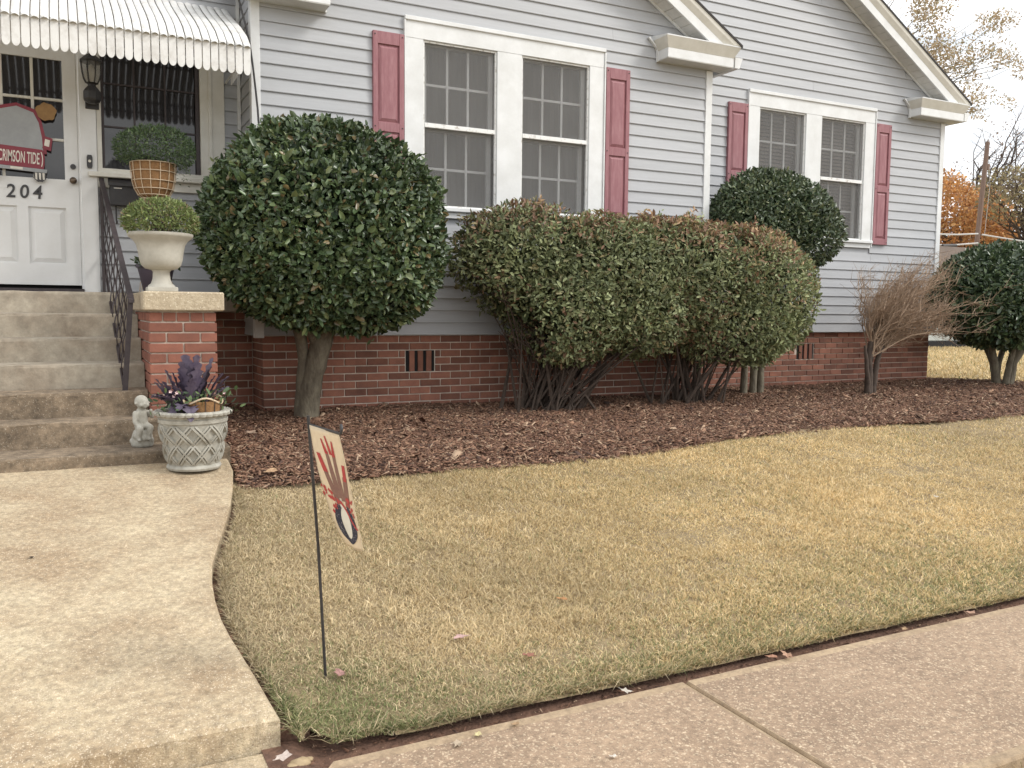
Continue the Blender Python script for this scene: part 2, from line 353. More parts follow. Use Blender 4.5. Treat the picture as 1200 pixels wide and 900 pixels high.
def text_mesh(name, s, size, m, depth=.002, bold=0.0, sx=1.0, shear=0.0):
    cu = bpy.data.curves.new(name, 'FONT'); cu.body = s; cu.size = size; cu.extrude = depth; cu.offset = bold; cu.align_x = 'CENTER'; cu.shear = shear
    tmp = bpy.data.objects.new(name, cu); col.objects.link(tmp)
    dg = bpy.context.evaluated_depsgraph_get(); me = bpy.data.meshes.new_from_object(tmp.evaluated_get(dg))
    bpy.data.objects.remove(tmp); bpy.data.curves.remove(cu)
    for v in me.vertices: x, y, z = v.co; v.co = (x * sx, -z, y)       # upright, facing -Y
    me.materials.clear(); me.materials.append(m); return me

# ================================================================ THE SETTING
def inside(px, py, poly):
    poly = np.array(poly); r = np.zeros(len(px), bool); j = len(poly) - 1
    for i in range(len(poly)):
        xi, yi = poly[i]; xj, yj = poly[j]
        c = ((yi > py) != (yj > py)) & (px < (xj - xi) * (py - yi) / (yj - yi + 1e-12) + xi); r ^= c; j = i
    return r
# ground: one sheet to the horizon, finer near by
gx = np.concatenate([[-1500, -600, -200, -80, -30, -12, -6], np.arange(-3, 14.1, .5), [18, 26, 40, 80, 200, 600, 1500]])
gy = np.concatenate([[-1500, -500, -100, -30, -8, -2, 0, 1, 1.6, 2.1, 2.5, 2.58], np.arange(3, 9.1, .4), [12, 20, 40, 80, 200, 600, 1500]])
XX, YY = np.meshgrid(gx, gy); ZZ = G(XX, YY) - .055; ZZ[YY < 1.5] = -.04; ZZ[(YY > 1.5) & (YY < 5.2)] -= .12
idx = np.arange(XX.size).reshape(XX.shape)
F = np.stack([idx[:-1, :-1], idx[:-1, 1:], idx[1:, 1:], idx[1:, :-1]], -1).reshape(-1, 4)
me = np_mesh('ground', np.stack([XX, YY, ZZ], -1).reshape(-1, 3), [F], M_GROUND, smooth=True)
meta(link_mesh('ground', me, (0, 0, 0), None), kind='structure')

# concrete walkway: a sloped slab whose right-hand edge curves
def walkZ(x, y): return .095 + (y - 2.67) * (.435 - .095) / (5.5 - 2.67)
def px_walk(x, y):
    d = ray(x, y); t = 0.003
    for _ in range(40): t = (walkZ(0, d[1] * t) - EYE) / d[2]
    return d * t
wedge = [px_walk(*q)[:2] for q in ((328, 838), (317, 820), (300, 791), (284, 765), (270, 743), (259, 722), (252, 700), (248.5, 680), (248.5, 660), (252, 645), (258, 628), (265, 607), (270, 588), (273, 565), (273, 549))]
WALK = [(-2.6, 2.67)] + [(float(x), float(y)) for x, y in wedge]
WALK[1] = (WALK[1][0], 2.67)
WALK += [(WALK[-1][0] + .01, 5.62), (-2.6, 5.62)]
WM = MB()
nW = len(WALK)
rim = [(x - (.012 if x > 0 else 0), y + (.012 if abs(y - 2.67) < .01 else 0)) for x, y in WALK]
vs = [(x, y, walkZ(x, y)) for x, y in rim] + [(x, y, walkZ(x, y) - .014) for x, y in WALK] + [(x, y, walkZ(x, y) - .34) for x, y in WALK]
fs = [tuple(range(nW))] + [((i + 1) % nW, i, nW + i, nW + (i + 1) % nW) for i in range(nW)] + [(nW + (i + 1) % nW, nW + i, 2 * nW + i, 2 * nW + (i + 1) % nW) for i in range(nW)]
WM.add(vs, fs); meta(WM.build('walkway', M_WALK), kind='structure')
AP = MB(); AP.extrude_z([(-2.6, 1.62), (.53, 1.62), (.545, 1.65), (.56, 2.50), (.545, 2.60), (.50, 2.655), (-2.6, 2.69)], lambda x, y: -.008, lambda x, y: -.12)
meta(AP.build('walkway_apron', M_WALK), kind='structure')

# sidewalk slabs with a smooth tooled border
sw = bpy.data.objects.new('sidewalk', None); col.objects.link(sw); sw.location = (3, 2, 0); ORG['sidewalk'] = Vector((3, 2, 0)); meta(sw, kind='structure')
SX = [.615, 1.995, 4.10, 6.2, 8.3, 10.4, 12.5, 14.6]
for i in range(len(SX) - 1):
    a, b = SX[i] + (.006 if i else 0), SX[i + 1] - .006
    y0, y1, w = 1.605, 2.505, .045
    c = .05 if i == 0 else .004
    out = [(a, y0 + .004), (a + .004, y0), (b - .004, y0), (b, y0 + .004), (b, y1 - .004), (b - .004, y1), (a + c, y1), (a + .012 if i == 0 else a, y1 - c)]
    g = .014; inn = [(a + g, y0 + w), (a + g, y0 + w), (b - g, y0 + w), (b - g, y0 + w), (b - g, y1 - w), (b - g, y1 - w), (a + g + c * .4, y1 - w), (a + g, y1 - w - c * .4)]
    m = MB(); n = 8
    vs = [(x, y, -.003) for x, y in inn] + [(x + (.006 if x < (a + b) / 2 else -.006), y + (.006 if y < 2 else -.006), 0) for x, y in out] + [(x, y, -.010) for x, y in out] + [(x, y, -.12) for x, y in out]
    fs = [(k, (k + 1) % n, n + (k + 1) % n, n + k) for k in range(n)] + [(n + k, n + (k + 1) % n, 2 * n + (k + 1) % n, 2 * n + k) for k in range(n)] + [(2 * n + k, 2 * n + (k + 1) % n, 3 * n + (k + 1) % n, 3 * n + k) for k in range(n)]
    m.add(vs, fs); slab = m.build('slab', M_SIDEEDGE, sw)
    q = MB(); q.extrude_z([(a + g, y0 + w), (b - g, y0 + w), (b - g, y1 - w), (a + g, y1 - w)], lambda x, y: -.0025, lambda x, y: -.10)
    q.build('slab_field', M_SIDEWALK, slab)
DT = MB()   # clay trench between lawn and concrete
tr = [(.49, 2.9), (.49, 1.62), (.62, 1.62), (.66, 2.50), (14.6, 2.50), (14.6, 2.66), (.9, 2.70), (.62, 2.95)]
DT.extrude_z(tr, lambda x, y: -.032 + (.035 if y > 2.55 else 0), lambda x, y: -.12); meta(DT.build('clay_edge', M_DIRT), kind='structure')
wk = [(x, y) for x, y in WALK[1:-2]]
DT = MB(); o1 = [(x - .02, max(y, 2.70)) for x, y in wk]; o2 = [(x + .10, max(y, 2.70)) for x, y in wk][::-1]
DT.extrude_z(o1 + o2, lambda x, y: float(G(x, y)) - .025, lambda x, y: float(G(x, y)) - .2); meta(DT.build('clay_edge', M_DIRT), kind='structure')

# lawn soil sheet and mulch bed as clipped fine grids
MULCH_FRONT = [(.83, 5.10), (1.118, 5.073), (1.588, 5.089), (2.159, 5.104), (2.839, 5.088), (3.722, 5.147), (4.764, 5.327), (5.684, 5.408), (6.939, 5.384), (8.448, 5.392), (10.5, 5.5), (12.2, 5.9)]
LAWN = [(x + .045, y) for x, y in wk if y < 5.05] + [(.80, 5.12)] + MULCH_FRONT[1:] + [(14.6, 6.3), (14.6, 2.555), (.9, 2.555), (.66, 2.585)]
LAWN[0] = (LAWN[0][0], 2.68)
MULCH = MULCH_FRONT + [(12.35, 6.7), (11.45, 7.35), (10.7, 8.25), (10.40, 8.02), (6.0, 8.02), (6.0, 7.56), (1.46, 7.56), (1.46, 8.02), (.86, 8.02), (.86, 5.6)]
def sheet(name, poly, step, zf, m, edge=0.0):
    P = np.array(poly); x0, y0 = P.min(0); x1, y1 = P.max(0)
    xs = np.arange(x0, x1 + step, step); ys = np.arange(y0, y1 + step, step); X_, Y_ = np.meshgrid(xs, ys)
    ok = inside(X_.ravel() + 0, Y_.ravel() + 0, poly).reshape(X_.shape)
    cell = (ok[:-1, :-1].astype(int) + ok[:-1, 1:] + ok[1:, 1:] + ok[1:, :-1]) >= 3
    idx = np.arange(X_.size).reshape(X_.shape)
    F = np.stack([idx[:-1, :-1], idx[:-1, 1:], idx[1:, 1:], idx[1:, :-1]], -1)[cell]
    Z_ = zf(X_, Y_); V = np.stack([X_, Y_, Z_], -1).reshape(-1, 3)
    used = np.unique(F); rm = np.full(len(V), -1); rm[used] = np.arange(len(used))
    me = np_mesh(name, V[used], [rm[F]], m, smooth=True); return meta(link_mesh(name, me, (0, 0, 0), None), kind='structure')
def lawnZ(x, y):
    p = np.stack([x, y, 0 * x], -1)
    edge = np.clip((y - 2.555) / .08, 0, 1)
    return G(x, y) + .012 * wob(p, 2.5, 3) + .006 * wob(p, 9, 4) - .03 * (1 - edge) ** 2
def mulchZ(x, y):
    p = np.stack([x, y, 0 * x], -1); fe = np.interp(x, [q_[0] for q_ in MULCH_FRONT], [q_[1] for q_ in MULCH_FRONT]); return G(x, y) + .006 + .016 * np.clip((y - fe) / .25, 0, 1) + .012 * wob(p, 4, 8) + .008 * wob(p, 15, 9)
LAWN_UNDER = [(x, y + .12) if (x, y) in MULCH_FRONT or (x, y) == (.80, 5.12) else (x, y) for x, y in LAWN]   # runs on under the mulch edge
sheet('lawn', LAWN_UNDER, .04, lawnZ, M_THATCH)
sheet('mulch_bed', MULCH, .05, mulchZ, M_BARKBED)

# ---- grass blades
def blades(x, y, z, h, w, C, rng, lean=.9):
    n = len(x); a = rng.uniform(0, 2 * PI, n); ld = np.stack([np.cos(a), np.sin(a), np.zeros(n)], -1)
    b = rng.uniform(0, 2 * PI, n); sd_ = np.stack([np.cos(b), np.sin(b), np.zeros(n)], -1) * (w / 2)[:, None]
    p = np.stack([x, y, z - .004], -1); ln = (h * lean * rng.uniform(.15, 1.3, n))[:, None]
    up = np.array([0, 0, 1.0]) * h[:, None]
    curl = rng.normal(size=(n, 3)) * (h * .25)[:, None]
    mid = p + up * .62 + ld * ln * .4; tip = p + up * rng.uniform(.55, 1.05, n)[:, None] + ld * ln + curl
    tip[:, 2] = np.maximum(tip[:, 2], p[:, 2] + .006)
    V = np.stack([p - sd_, p + sd_, mid + sd_ * .8, mid - sd_ * .8, tip], 1).reshape(-1, 3)
    i = np.arange(n)[:, None] * 5
    return V, i + np.array([0, 1, 2, 3]), i + np.array([3, 2, 4]), np.repeat(C, 5, 0)
def scatter(poly, n, rng, dens=None):
    P = np.array(poly); lo, hi = P.min(0), P.max(0); X = []; Y = []; got = 0
    while got < n:
        x = rng.uniform(lo[0], hi[0], n); y = rng.uniform(lo[1], hi[1], n); ok = inside(x, y, poly)
        if dens is not None: ok &= rng.uniform(0, 1, n) < dens(x, y)
        X.append(x[ok]); Y.append(y[ok]); got += ok.sum()
    return np.concatenate(X)[:n], np.concatenate(Y)[:n]
def grass_col(x, y, rng):
    n = len(x); p = np.stack([x, y, 0 * x], -1)
    tan = np.array([[.80, .63, .345], [.72, .545, .285], [.84, .69, .44], [.54, .39, .20]])
    c = tan[rng.choice(4, n, p=[.4, .27, .2, .13])]
    c = c * (1 + .12 * wob(p, 1.6, 31)[:, None] + .08 * wob(p, 6.0, 32)[:, None])
    g = .03 + .07 * wob(p, 1.3, 21) + .05 * wob(p, 5.0, 22)
    g = g + .34 * np.exp(-((y - 2.60) / .22) ** 2) + .50 * np.exp(-((x - .72) / .30) ** 2 - ((y - 2.8) / .35) ** 2)
    g = g + .20 * np.exp(-((y - 3.0) / .35) ** 2) * np.exp(-((x - 3.6) / 1.1) ** 2)
    lf = np.clip((2.6 - x) / 2.2, 0, 1)[:, None] * .75; c = c * (1 - lf) + (c.mean(1, keepdims=True) * np.array([1.20, 1.00, .67])) * lf * .97
    gm = rng.uniform(0, 1, n) < np.clip(g, .015, .8)
    gr = np.array([[.26, .28, .12], [.34, .34, .16], [.20, .24, .10]])[rng.choice(3, n)]
    c[gm] = gr[gm]
    return c * rng.uniform(.62, 1.22, (n, 1))
r = np.random.default_rng(11)
gxs, gys = scatter(LAWN, 450000, r, lambda x, y: np.clip(1.15 - .16 * (np.hypot(x, y) - 2.5), .12, 1) * np.where(wob(np.stack([x, y, 0 * x], -1), 24, 77, 2) > .45, .45, 1))
dist = np.hypot(gxs, gys)
hh = r.uniform(.010, .030, len(gxs)) * (1 + .3 * wob(np.stack([gxs, gys, 0 * gxs], -1), 3, 41) + .3 * wob(np.stack([gxs, gys, 0 * gxs], -1), 17, 42)); ww = r.uniform(.0019, .0036, len(gxs)) * (.8 + .11 * dist)
V, Fq, Ft, Cc = blades(gxs, gys, lawnZ(gxs, gys), hh, ww, grass_col(gxs, gys, r), r, 1.5)
me = np_mesh('lawn_grass', V, [Fq, Ft], M_GRASS, Cc)
meta(link_mesh('lawn_grass', me, (0, 0, 0), None), 'short dormant tan lawn grass with green tinges along its edges', 'grass', kind='stuff')
ne = 15000                                           # straggling runners that hang over the cut edges
ex = np.concatenate([r.uniform(.68, 9.5, ne), np.zeros(0)]); ey = 2.553 + np.abs(r.normal(0, .014, ne)) + .010 * np.sin(ex * 9) + .006 * np.sin(ex * 31)
wkp = np.array([p_ for p_ in LAWN if p_[0] < .95 and p_[1] < 5.2][:14]); wkp = wkp[np.argsort(wkp[:, 1])]
ey2 = r.uniform(2.6, 5.1, 4500); ex2 = np.interp(ey2, wkp[:, 1], wkp[:, 0]) + np.abs(r.normal(0, .012, 4500)) - .004
ex = np.concatenate([ex, ex2]); ey = np.concatenate([ey, ey2])
V, Fq, Ft, Cc = blades(ex, ey, lawnZ(ex, np.maximum(ey, 2.58)) - .004, r.uniform(.016, .045, len(ex)), r.uniform(.0022, .004, len(ex)), grass_col(ex, ey, r) * .85, r, 1.9)
me = np_mesh('edge_grass', V, [Fq, Ft], M_GRASS, Cc); meta(link_mesh('edge_grass', me, (0, 0, 0), None), 'straggling dry grass hanging over the cut lawn edge', 'grass', kind='stuff')
BACK = [(10.55, 8.3), (11.5, 7.4), (12.4, 6.8), (14.6, 6.4), (34, 10), (34, 17.5), (10.55, 17.5)]
bx, by = scatter(BACK, 60000, r, lambda x, y: np.clip(12 / np.hypot(x, y), .1, 1))
V, Fq, Ft, Cc = blades(bx, by, G(bx, by) - .05, r.uniform(.04, .08, len(bx)), r.uniform(.012, .022, len(bx)), grass_col(bx, by, r) * .95, r)
VERGE = [(-2, .2), (8, .2), (8, 1.59), (-2, 1.59)]
vx, vy = scatter(VERGE, 30000, r)
V2, Fq2, Ft2, Cc2 = blades(vx, vy, 0 * vx - .035, r.uniform(.02, .045, len(vx)), r.uniform(.003, .005, len(vx)), grass_col(vx, vy + 1, r), r)
me = np_mesh('back_lawn_grass', V, [Fq, Ft], M_GRASS, Cc); meta(link_mesh('back_lawn_grass', me, (0, 0, 0), None), 'dry tan grass of the yard beyond the house corner', 'grass', kind='stuff')
me = np_mesh('verge_grass', V2, [Fq2, Ft2], M_GRASS, Cc2); meta(link_mesh('verge_grass', me, (0, 0, 0), None), 'dry grass of the verge on the street side of the sidewalk', 'grass', kind='stuff')

# ---- bark mulch: many loose chips
def chips(n, poly, rng, dens=None):
    x, y = scatter(poly, n, rng, dens); z = mulchZ(x, y) + rng.uniform(.0, .022, n)
    a = rng.uniform(0, 2 * PI, n); t = rng.normal(0, .33, n)
    d = np.stack([np.cos(a) * np.cos(t), np.sin(a) * np.cos(t), np.sin(t)], -1)
    s = unit(np.cross(d, np.array([0, 0, 1.0]) + rng.normal(size=(n, 3)) * .35)); f = np.cross(s, d)
    L = rng.lognormal(-3.72, .50, n)[:, None]; W = (L[:, 0] * rng.uniform(.14, .42, n))[:, None]; T = rng.uniform(.0015, .0045, n)[:, None]
    c = np.stack([x, y, z], -1); sk = rng.uniform(-.25, .25, (n, 1))
    b = [c - d * L * .5 - s * W * .5, c + d * L * (.5 + sk) - s * W * .35, c + d * L * .5 + s * W * .3, c - d * L * (.5 + sk * .6) + s * W * .5]
    V = np.stack(b + [v + f * T for v in b], 1).reshape(-1, 3); i = np.arange(n)[:, None] * 8
    F = np.concatenate([i + np.array(q) for q in ((4, 5, 6, 7), (0, 1, 5, 4), (1, 2, 6, 5), (2, 3, 7, 6), (3, 0, 4, 7))], 0)
    C = pal(n, [(.21, .108, .066), (.145, .073, .046), (.30, .172, .106), (.46, .32, .215), (.09, .047, .033)], [.34, .24, .21, .10, .11], rng)
    return V, F, np.repeat(C, 8, 0)
V, F, C = chips(120000, [(x, y - .03) for x, y in MULCH_FRONT] + MULCH[len(MULCH_FRONT):], np.random.default_rng(5), lambda x, y: np.clip(1.3 - .1 * x, .35, 1))
me = np_mesh('mulch_chips', V, [F], M_CHIP, C); meta(link_mesh('mulch_chips', me, (0, 0, 0), None), 'brown shredded bark mulch spread under the shrubs', 'mulch', kind='stuff')

TRENCH = [(.46, 2.45), (.62, 2.49), (9.5, 2.508), (9.5, 2.56), (.95, 2.56), (.66, 2.75)]
WGAP = [(x + .002, y) for x, y in wk if y < 5.0] + [(x + .055, y) for x, y in wk if y < 5.0][::-1]
for nm, poly, cnt in (('edge_litter', TRENCH, 1500), ('edge_litter', WGAP, 700)):
    rg = np.random.default_rng(6); V, F, C = chips(cnt, poly, rg)
    base = (lambda x, y: -.022 + 0 * x) if poly is TRENCH else (lambda x, y: G(x, y) - .022)
    cc = V.reshape(-1, 8, 3); mid = cc.mean(1, keepdims=True); cc = mid + (cc - mid) * .42; cc[:, :, 2] += (base(mid[:, 0, 0], mid[:, 0, 1]) + rg.uniform(0, .012, len(cc)) - mid[:, 0, 2])[:, None]
    me = np_mesh(nm, cc.reshape(-1, 3), [F], M_CHIP, C); meta(link_mesh(nm, me, (0, 0, 0), None), 'crumbs of soil and dead leaf in the cut edge ' + ('along the sidewalk' if poly is TRENCH else 'beside the walkway'), 'litter', kind='stuff')

# ================================================================ THE HOUSE
W1, W2 = 7.5, 8.0                                    # planes of the projecting wing and of the main wall
house = thing('house', (4.5, 8.0, .45), 'single storey house with grey clapboard siding, red shutters and brick base', 'house')
EXP = .112; SB = 1.143                               # clapboard exposure, bottom of the siding
def rake1(x): return 4.207 - .60 * (abs(x - 3.745) - 2.061)
def rake2(x): return 4.209 - .596 * (x - 10.157)
wallA = MB().box(1.40, 6.09, W1 + .03, W2 + .3, SB, 3.9)
wallA.extrude_y([(1.40, 3.9), (6.09, 3.9), (6.09, 3.93), (3.745, rake1(3.745) - .1), (1.40, 3.93)], W1 + .03, W2 + .3)
# openings cut by building the core from strips
def wall_core(name, rects, m=M_SIDING):
    q = MB()
    for r_ in rects: q.box(*r_)
    return q.build(name, m, house)
wl1 = wall_core('wall', [(1.385, 2.72, W1 + .002, W1 + .10, SB + .002, 4.1), (4.755, 6.11, W1 + .002, W1 + .10, SB + .002, 4.1), (2.72, 4.755, W1 + .002, W1 + .10, SB + .002, 2.24), (2.72, 4.755, W1 + .002, W1 + .10, 3.91, 4.1),
                          (1.385, 1.465, W1 + .10, W2 + .1, SB + .002, 4.1), (6.03, 6.11, W1 + .10, W2 + .1, SB + .002, 4.1)])
q = MB(); q.extrude_y([(1.385, 4.1), (6.11, 4.1), (5.98, 4.12), (3.745, rake1(3.745) + .01), (1.51, 4.12)], W1 + .003, W1 + .10); q.build('gable_wall', M_SIDING, house)
wl2 = wall_core('wall', [(6.02, 7.09, W2 + .002, W2 + .12, SB + .002, 4.2), (9.13, 10.45, W2 + .002, W2 + .12, SB + .002, 4.2), (7.09, 9.13, W2 + .002, W2 + .12, SB + .002, 2.24), (7.09, 9.13, W2 + .002, W2 + .12, 3.92, 4.2),
                          (10.33, 10.45, W2 + .12, 18, SB + .002, 4.2)])
wl3 = wall_core('wall', [(1.10, 1.47, W2 + .003, W2 + .10, 1.485, 4.2), (.22, 1.10, W2 + .003, W2 + .10, 1.485, 2.46), (.24, 1.10, W2 + .003, W2 + .10, 3.42, 4.2), (-3.5, -.87, W2 + .003, W2 + .10, 1.485, 4.2), (-.87, .24, W2 + .003, W2 + .10, 3.6, 4.2)])
q = MB(); q.extrude_y([(-3.5, 4.2), (10.16, 4.2), (3.9, rake2(3.9)), (2.7, rake2(3.9)), (-3.5, 4.4)], W2 + .004, W2 + .12); q.build('gable_wall', M_SIDING, house)

rsd = random.Random(77)
def board_rows(parent, Yw, x0, x1, z0, z1, openings, top=None):
    z = z0
    while z < z1 - .02:
        zt = min(z + EXP - .001, z1)
        a, b = x0, x1
        segs = [(a, b)]
        for ox0, ox1, oz0, oz1 in openings:
            if oz0 < z + .09 and oz1 > z + .03:
                ns = []
                for s0, s1 in segs:
                    if ox1 <= s0 or ox0 >= s1: ns.append((s0, s1)); continue
                    if ox0 > s0: ns.append((s0, ox0))
                    if ox1 < s1: ns.append((ox1, s1))
                segs = ns
        sp = []
        for s0, s1 in segs:                          # vinyl lengths lap at random places
            if s1 - s0 > 1.6 and rsd.random() < .5: xm = rsd.uniform(s0 + .5, s1 - .5); sp += [(s0, xm - .0012), (xm + .0012, s1)]
            else: sp.append((s0, s1))
        for s0, s1 in sp:
            fa = s0; fb = s1
            if top: lo_, hi_ = top; fa = (lambda zz, s0=s0: max(s0, lo_(zz))); fb = (lambda zz, s1=s1: min(s1, hi_(zz)))
            if (fb(z) if callable(fb) else fb) - (fa(z) if callable(fa) else fa) < .05: continue
            prof = [(Yw, z), (Yw - .017, z), (Yw - .0185, z + .006), (Yw - .0165, z + .016), (Yw - .005, zt), (Yw, zt)]
            MB().prism_x(prof, fa, fb).build('siding_board', M_SIDING, parent)
        z += EXP
WIN1 = (2.70, 4.775, 2.222, 3.934); WIN2 = (7.075, 9.15, 2.222, 3.938)
lo1 = lambda z: 3.745 - max(0, 2.061 + (4.207 - z) / .60) + .005
hi1 = lambda z: 3.745 + max(0, 2.061 + (4.207 - z) / .60) - .005
board_rows(wl1, W1, 1.435, 6.05, SB, 4.9, [WIN1], (lo1, hi1))
hi2 = lambda z: 10.157 + (4.209 - z) / .596 - .005
board_rows(wl2, W2, 6.13, 10.39, SB, 5.95, [WIN2], (lambda z: 6.13, hi2))
board_rows(wl3, W2, -3.5, 1.385, 1.50, 4.6, [(.10, 1.235, 2.42, 3.6), (-.97, .225, 1.4, 3.75)])
# corner boards, inside corner post, starter strips
for (x0, x1, y0, y1, z0, z1) in ((1.372, 1.447, W1 - .026, W1 + .06, SB - .02, 4.0), (6.045, 6.128, W1 - .026, W1 + .06, SB - .012, 3.905), (10.385, 10.468, W2 - .026, W2 + .06, SB - .012, 3.905)):
    MB().cbox(x0, x1, y0, y1, z0, z1, .003).build('corner_board', M_TRIM, house)
MB().box(1.345, 1.371, W2 - .03, W2, 1.5, 4.1).build('inside_corner_post', M_TRIM, house)
MB().box(1.17, 1.30, W2 - .028, W2 - .001, 1.486, 1.60).build('corner_block', M_TRIM, house)
z = SB
while z < 4.0:                                       # short side of the wing
    MB().add([(1.385, W1 + .06, z), (1.372, W1 + .06, z), (1.382, W1 + .06, z + EXP), (1.385, W1 + .06, z + EXP), (1.385, W2 - .03, z), (1.372, W2 - .03, z), (1.382, W2 - .03, z + EXP), (1.385, W2 - .03, z + EXP)],
             [(0, 1, 2, 3), (7, 6, 5, 4), (0, 4, 5, 1), (1, 5, 6, 2), (2, 6, 7, 3), (3, 7, 4, 0)]).build('siding_board', M_SIDING, wl1)
    z += EXP

# ---- foundation bricks
found = MB().box(1.452, 6.04, W1 + .045, W2 + .2, .30, SB + .01).box(1.452 - 1.0, 1.47, W2 + .012, W2 + .2, .30, 1.40).box(6.0, 10.42, W2 + .045, W2 + .25, .30, SB + .01).box(10.22, 10.42, W2 + .2, 18, .3, SB + .01).build('foundation', M_MORTAR, house)
CO, BL, J = .0677, .2032, .010
def brick_mesh(nm, l, d, h, m):
    b = MB().cbox(-l / 2, l / 2, -d / 2, d / 2, -h / 2, h / 2, .0025); return b.mesh(nm, m)
BM = {}
def brick_at(parent, x0, x1, Yf, z, m, jit=True, rot=False):
    l = round(x1 - x0, 3)
    if l < .03: return None
    k = (l, m.name, rot)
    if k not in BM: BM[k] = brick_mesh('brick', l, .09, CO - J, m)
    off = random.uniform(-.002, .002) if jit else 0
    o = link_mesh('brick', BM[k], ((x0 + x1) / 2, Yf + .045 + off, z + (CO - J) / 2), parent)
    o.rotation_euler = (random.uniform(-.006, .006), random.uniform(-.006, .006), random.uniform(-.008, .008)); return o
V1 = (2.725, 3.005); V2 = (8.02, 8.30)               # vents
zt0 = SB - .008
NB = 0; rest = MB()
def rest_brick(x0, x1, Yf, z): rest.cbox(x0, x1, Yf + random.uniform(-.002, .002), Yf + .09, z, z + CO - J, .0025)
def brick_wall(x0, x1, Yf, ztop, zlow, vent, ven_rows, mode, phase=0.0):
    k = 0; z = ztop - CO + J
    while z > zlow:
        x = x0 - (BL / 2 if (k % 2) else 0) - phase * BL
        while x < x1:
            a, b = max(x0, x), min(x1, x + BL - J)
            if vent and k in ven_rows:
                if a >= vent[0] - .005 and b <= vent[1] + .005: x += BL; continue
                if a < vent[0] < b: b = vent[0] - J
                elif a < vent[1] < b: a = vent[1] + J
            if b - a > .03:
                if mode == 'obj': brick_at(found, a, b, Yf, z, M_BRICK)
                else: rest_brick(a, b, Yf, z)
            x += BL
        z -= CO; k += 1
brick_wall(1.445, 6.04, W1 + .035, zt0, .42, V1, (2, 3, 4), 'obj')
brick_wall(.86, 1.44, W2, 1.40, .42, None, (), 'obj', .3)
brick_wall(6.1, 10.415, W2 + .035, zt0, .38, V2, (2, 3, 4), 'rest', .2)
k = 0; z = zt0 - CO + J
while z > .4:                                        # left return of the wing
    y = W1 + .13 - (.1 if k % 2 else 0)
    while y < W2:
        rest.box(1.444 + random.uniform(-.002, .002), 1.5, max(y, W1 + .128), min(y + BL - J, W2 - .005), z, z + CO - J); y += BL
    z -= CO; k += 1
o = rest.build('bricks', M_BRICK, found); o['kind'] = 'stuff'
for v, Yf in ((V1, W1 + .035), (V2, W2 + .035)):
    zt = zt0 - 2 * CO; zb = zt - 3 * CO + J
    ven = MB().box(v[0], v[1], Yf + .0085, Yf + .02, zb, zt).build('vent', M_SLOT, house)
    w = (v[1] - v[0]); sl = .032; bw = (w - 4 * sl) / 3
    for i in range(3):
        x = v[0] + sl + i * (bw + sl); MB().cbox(x, x + bw, Yf - .004, Yf + .0084, zb + .002, zt - .002, .002).build('vent_brick', M_BRICK, ven)

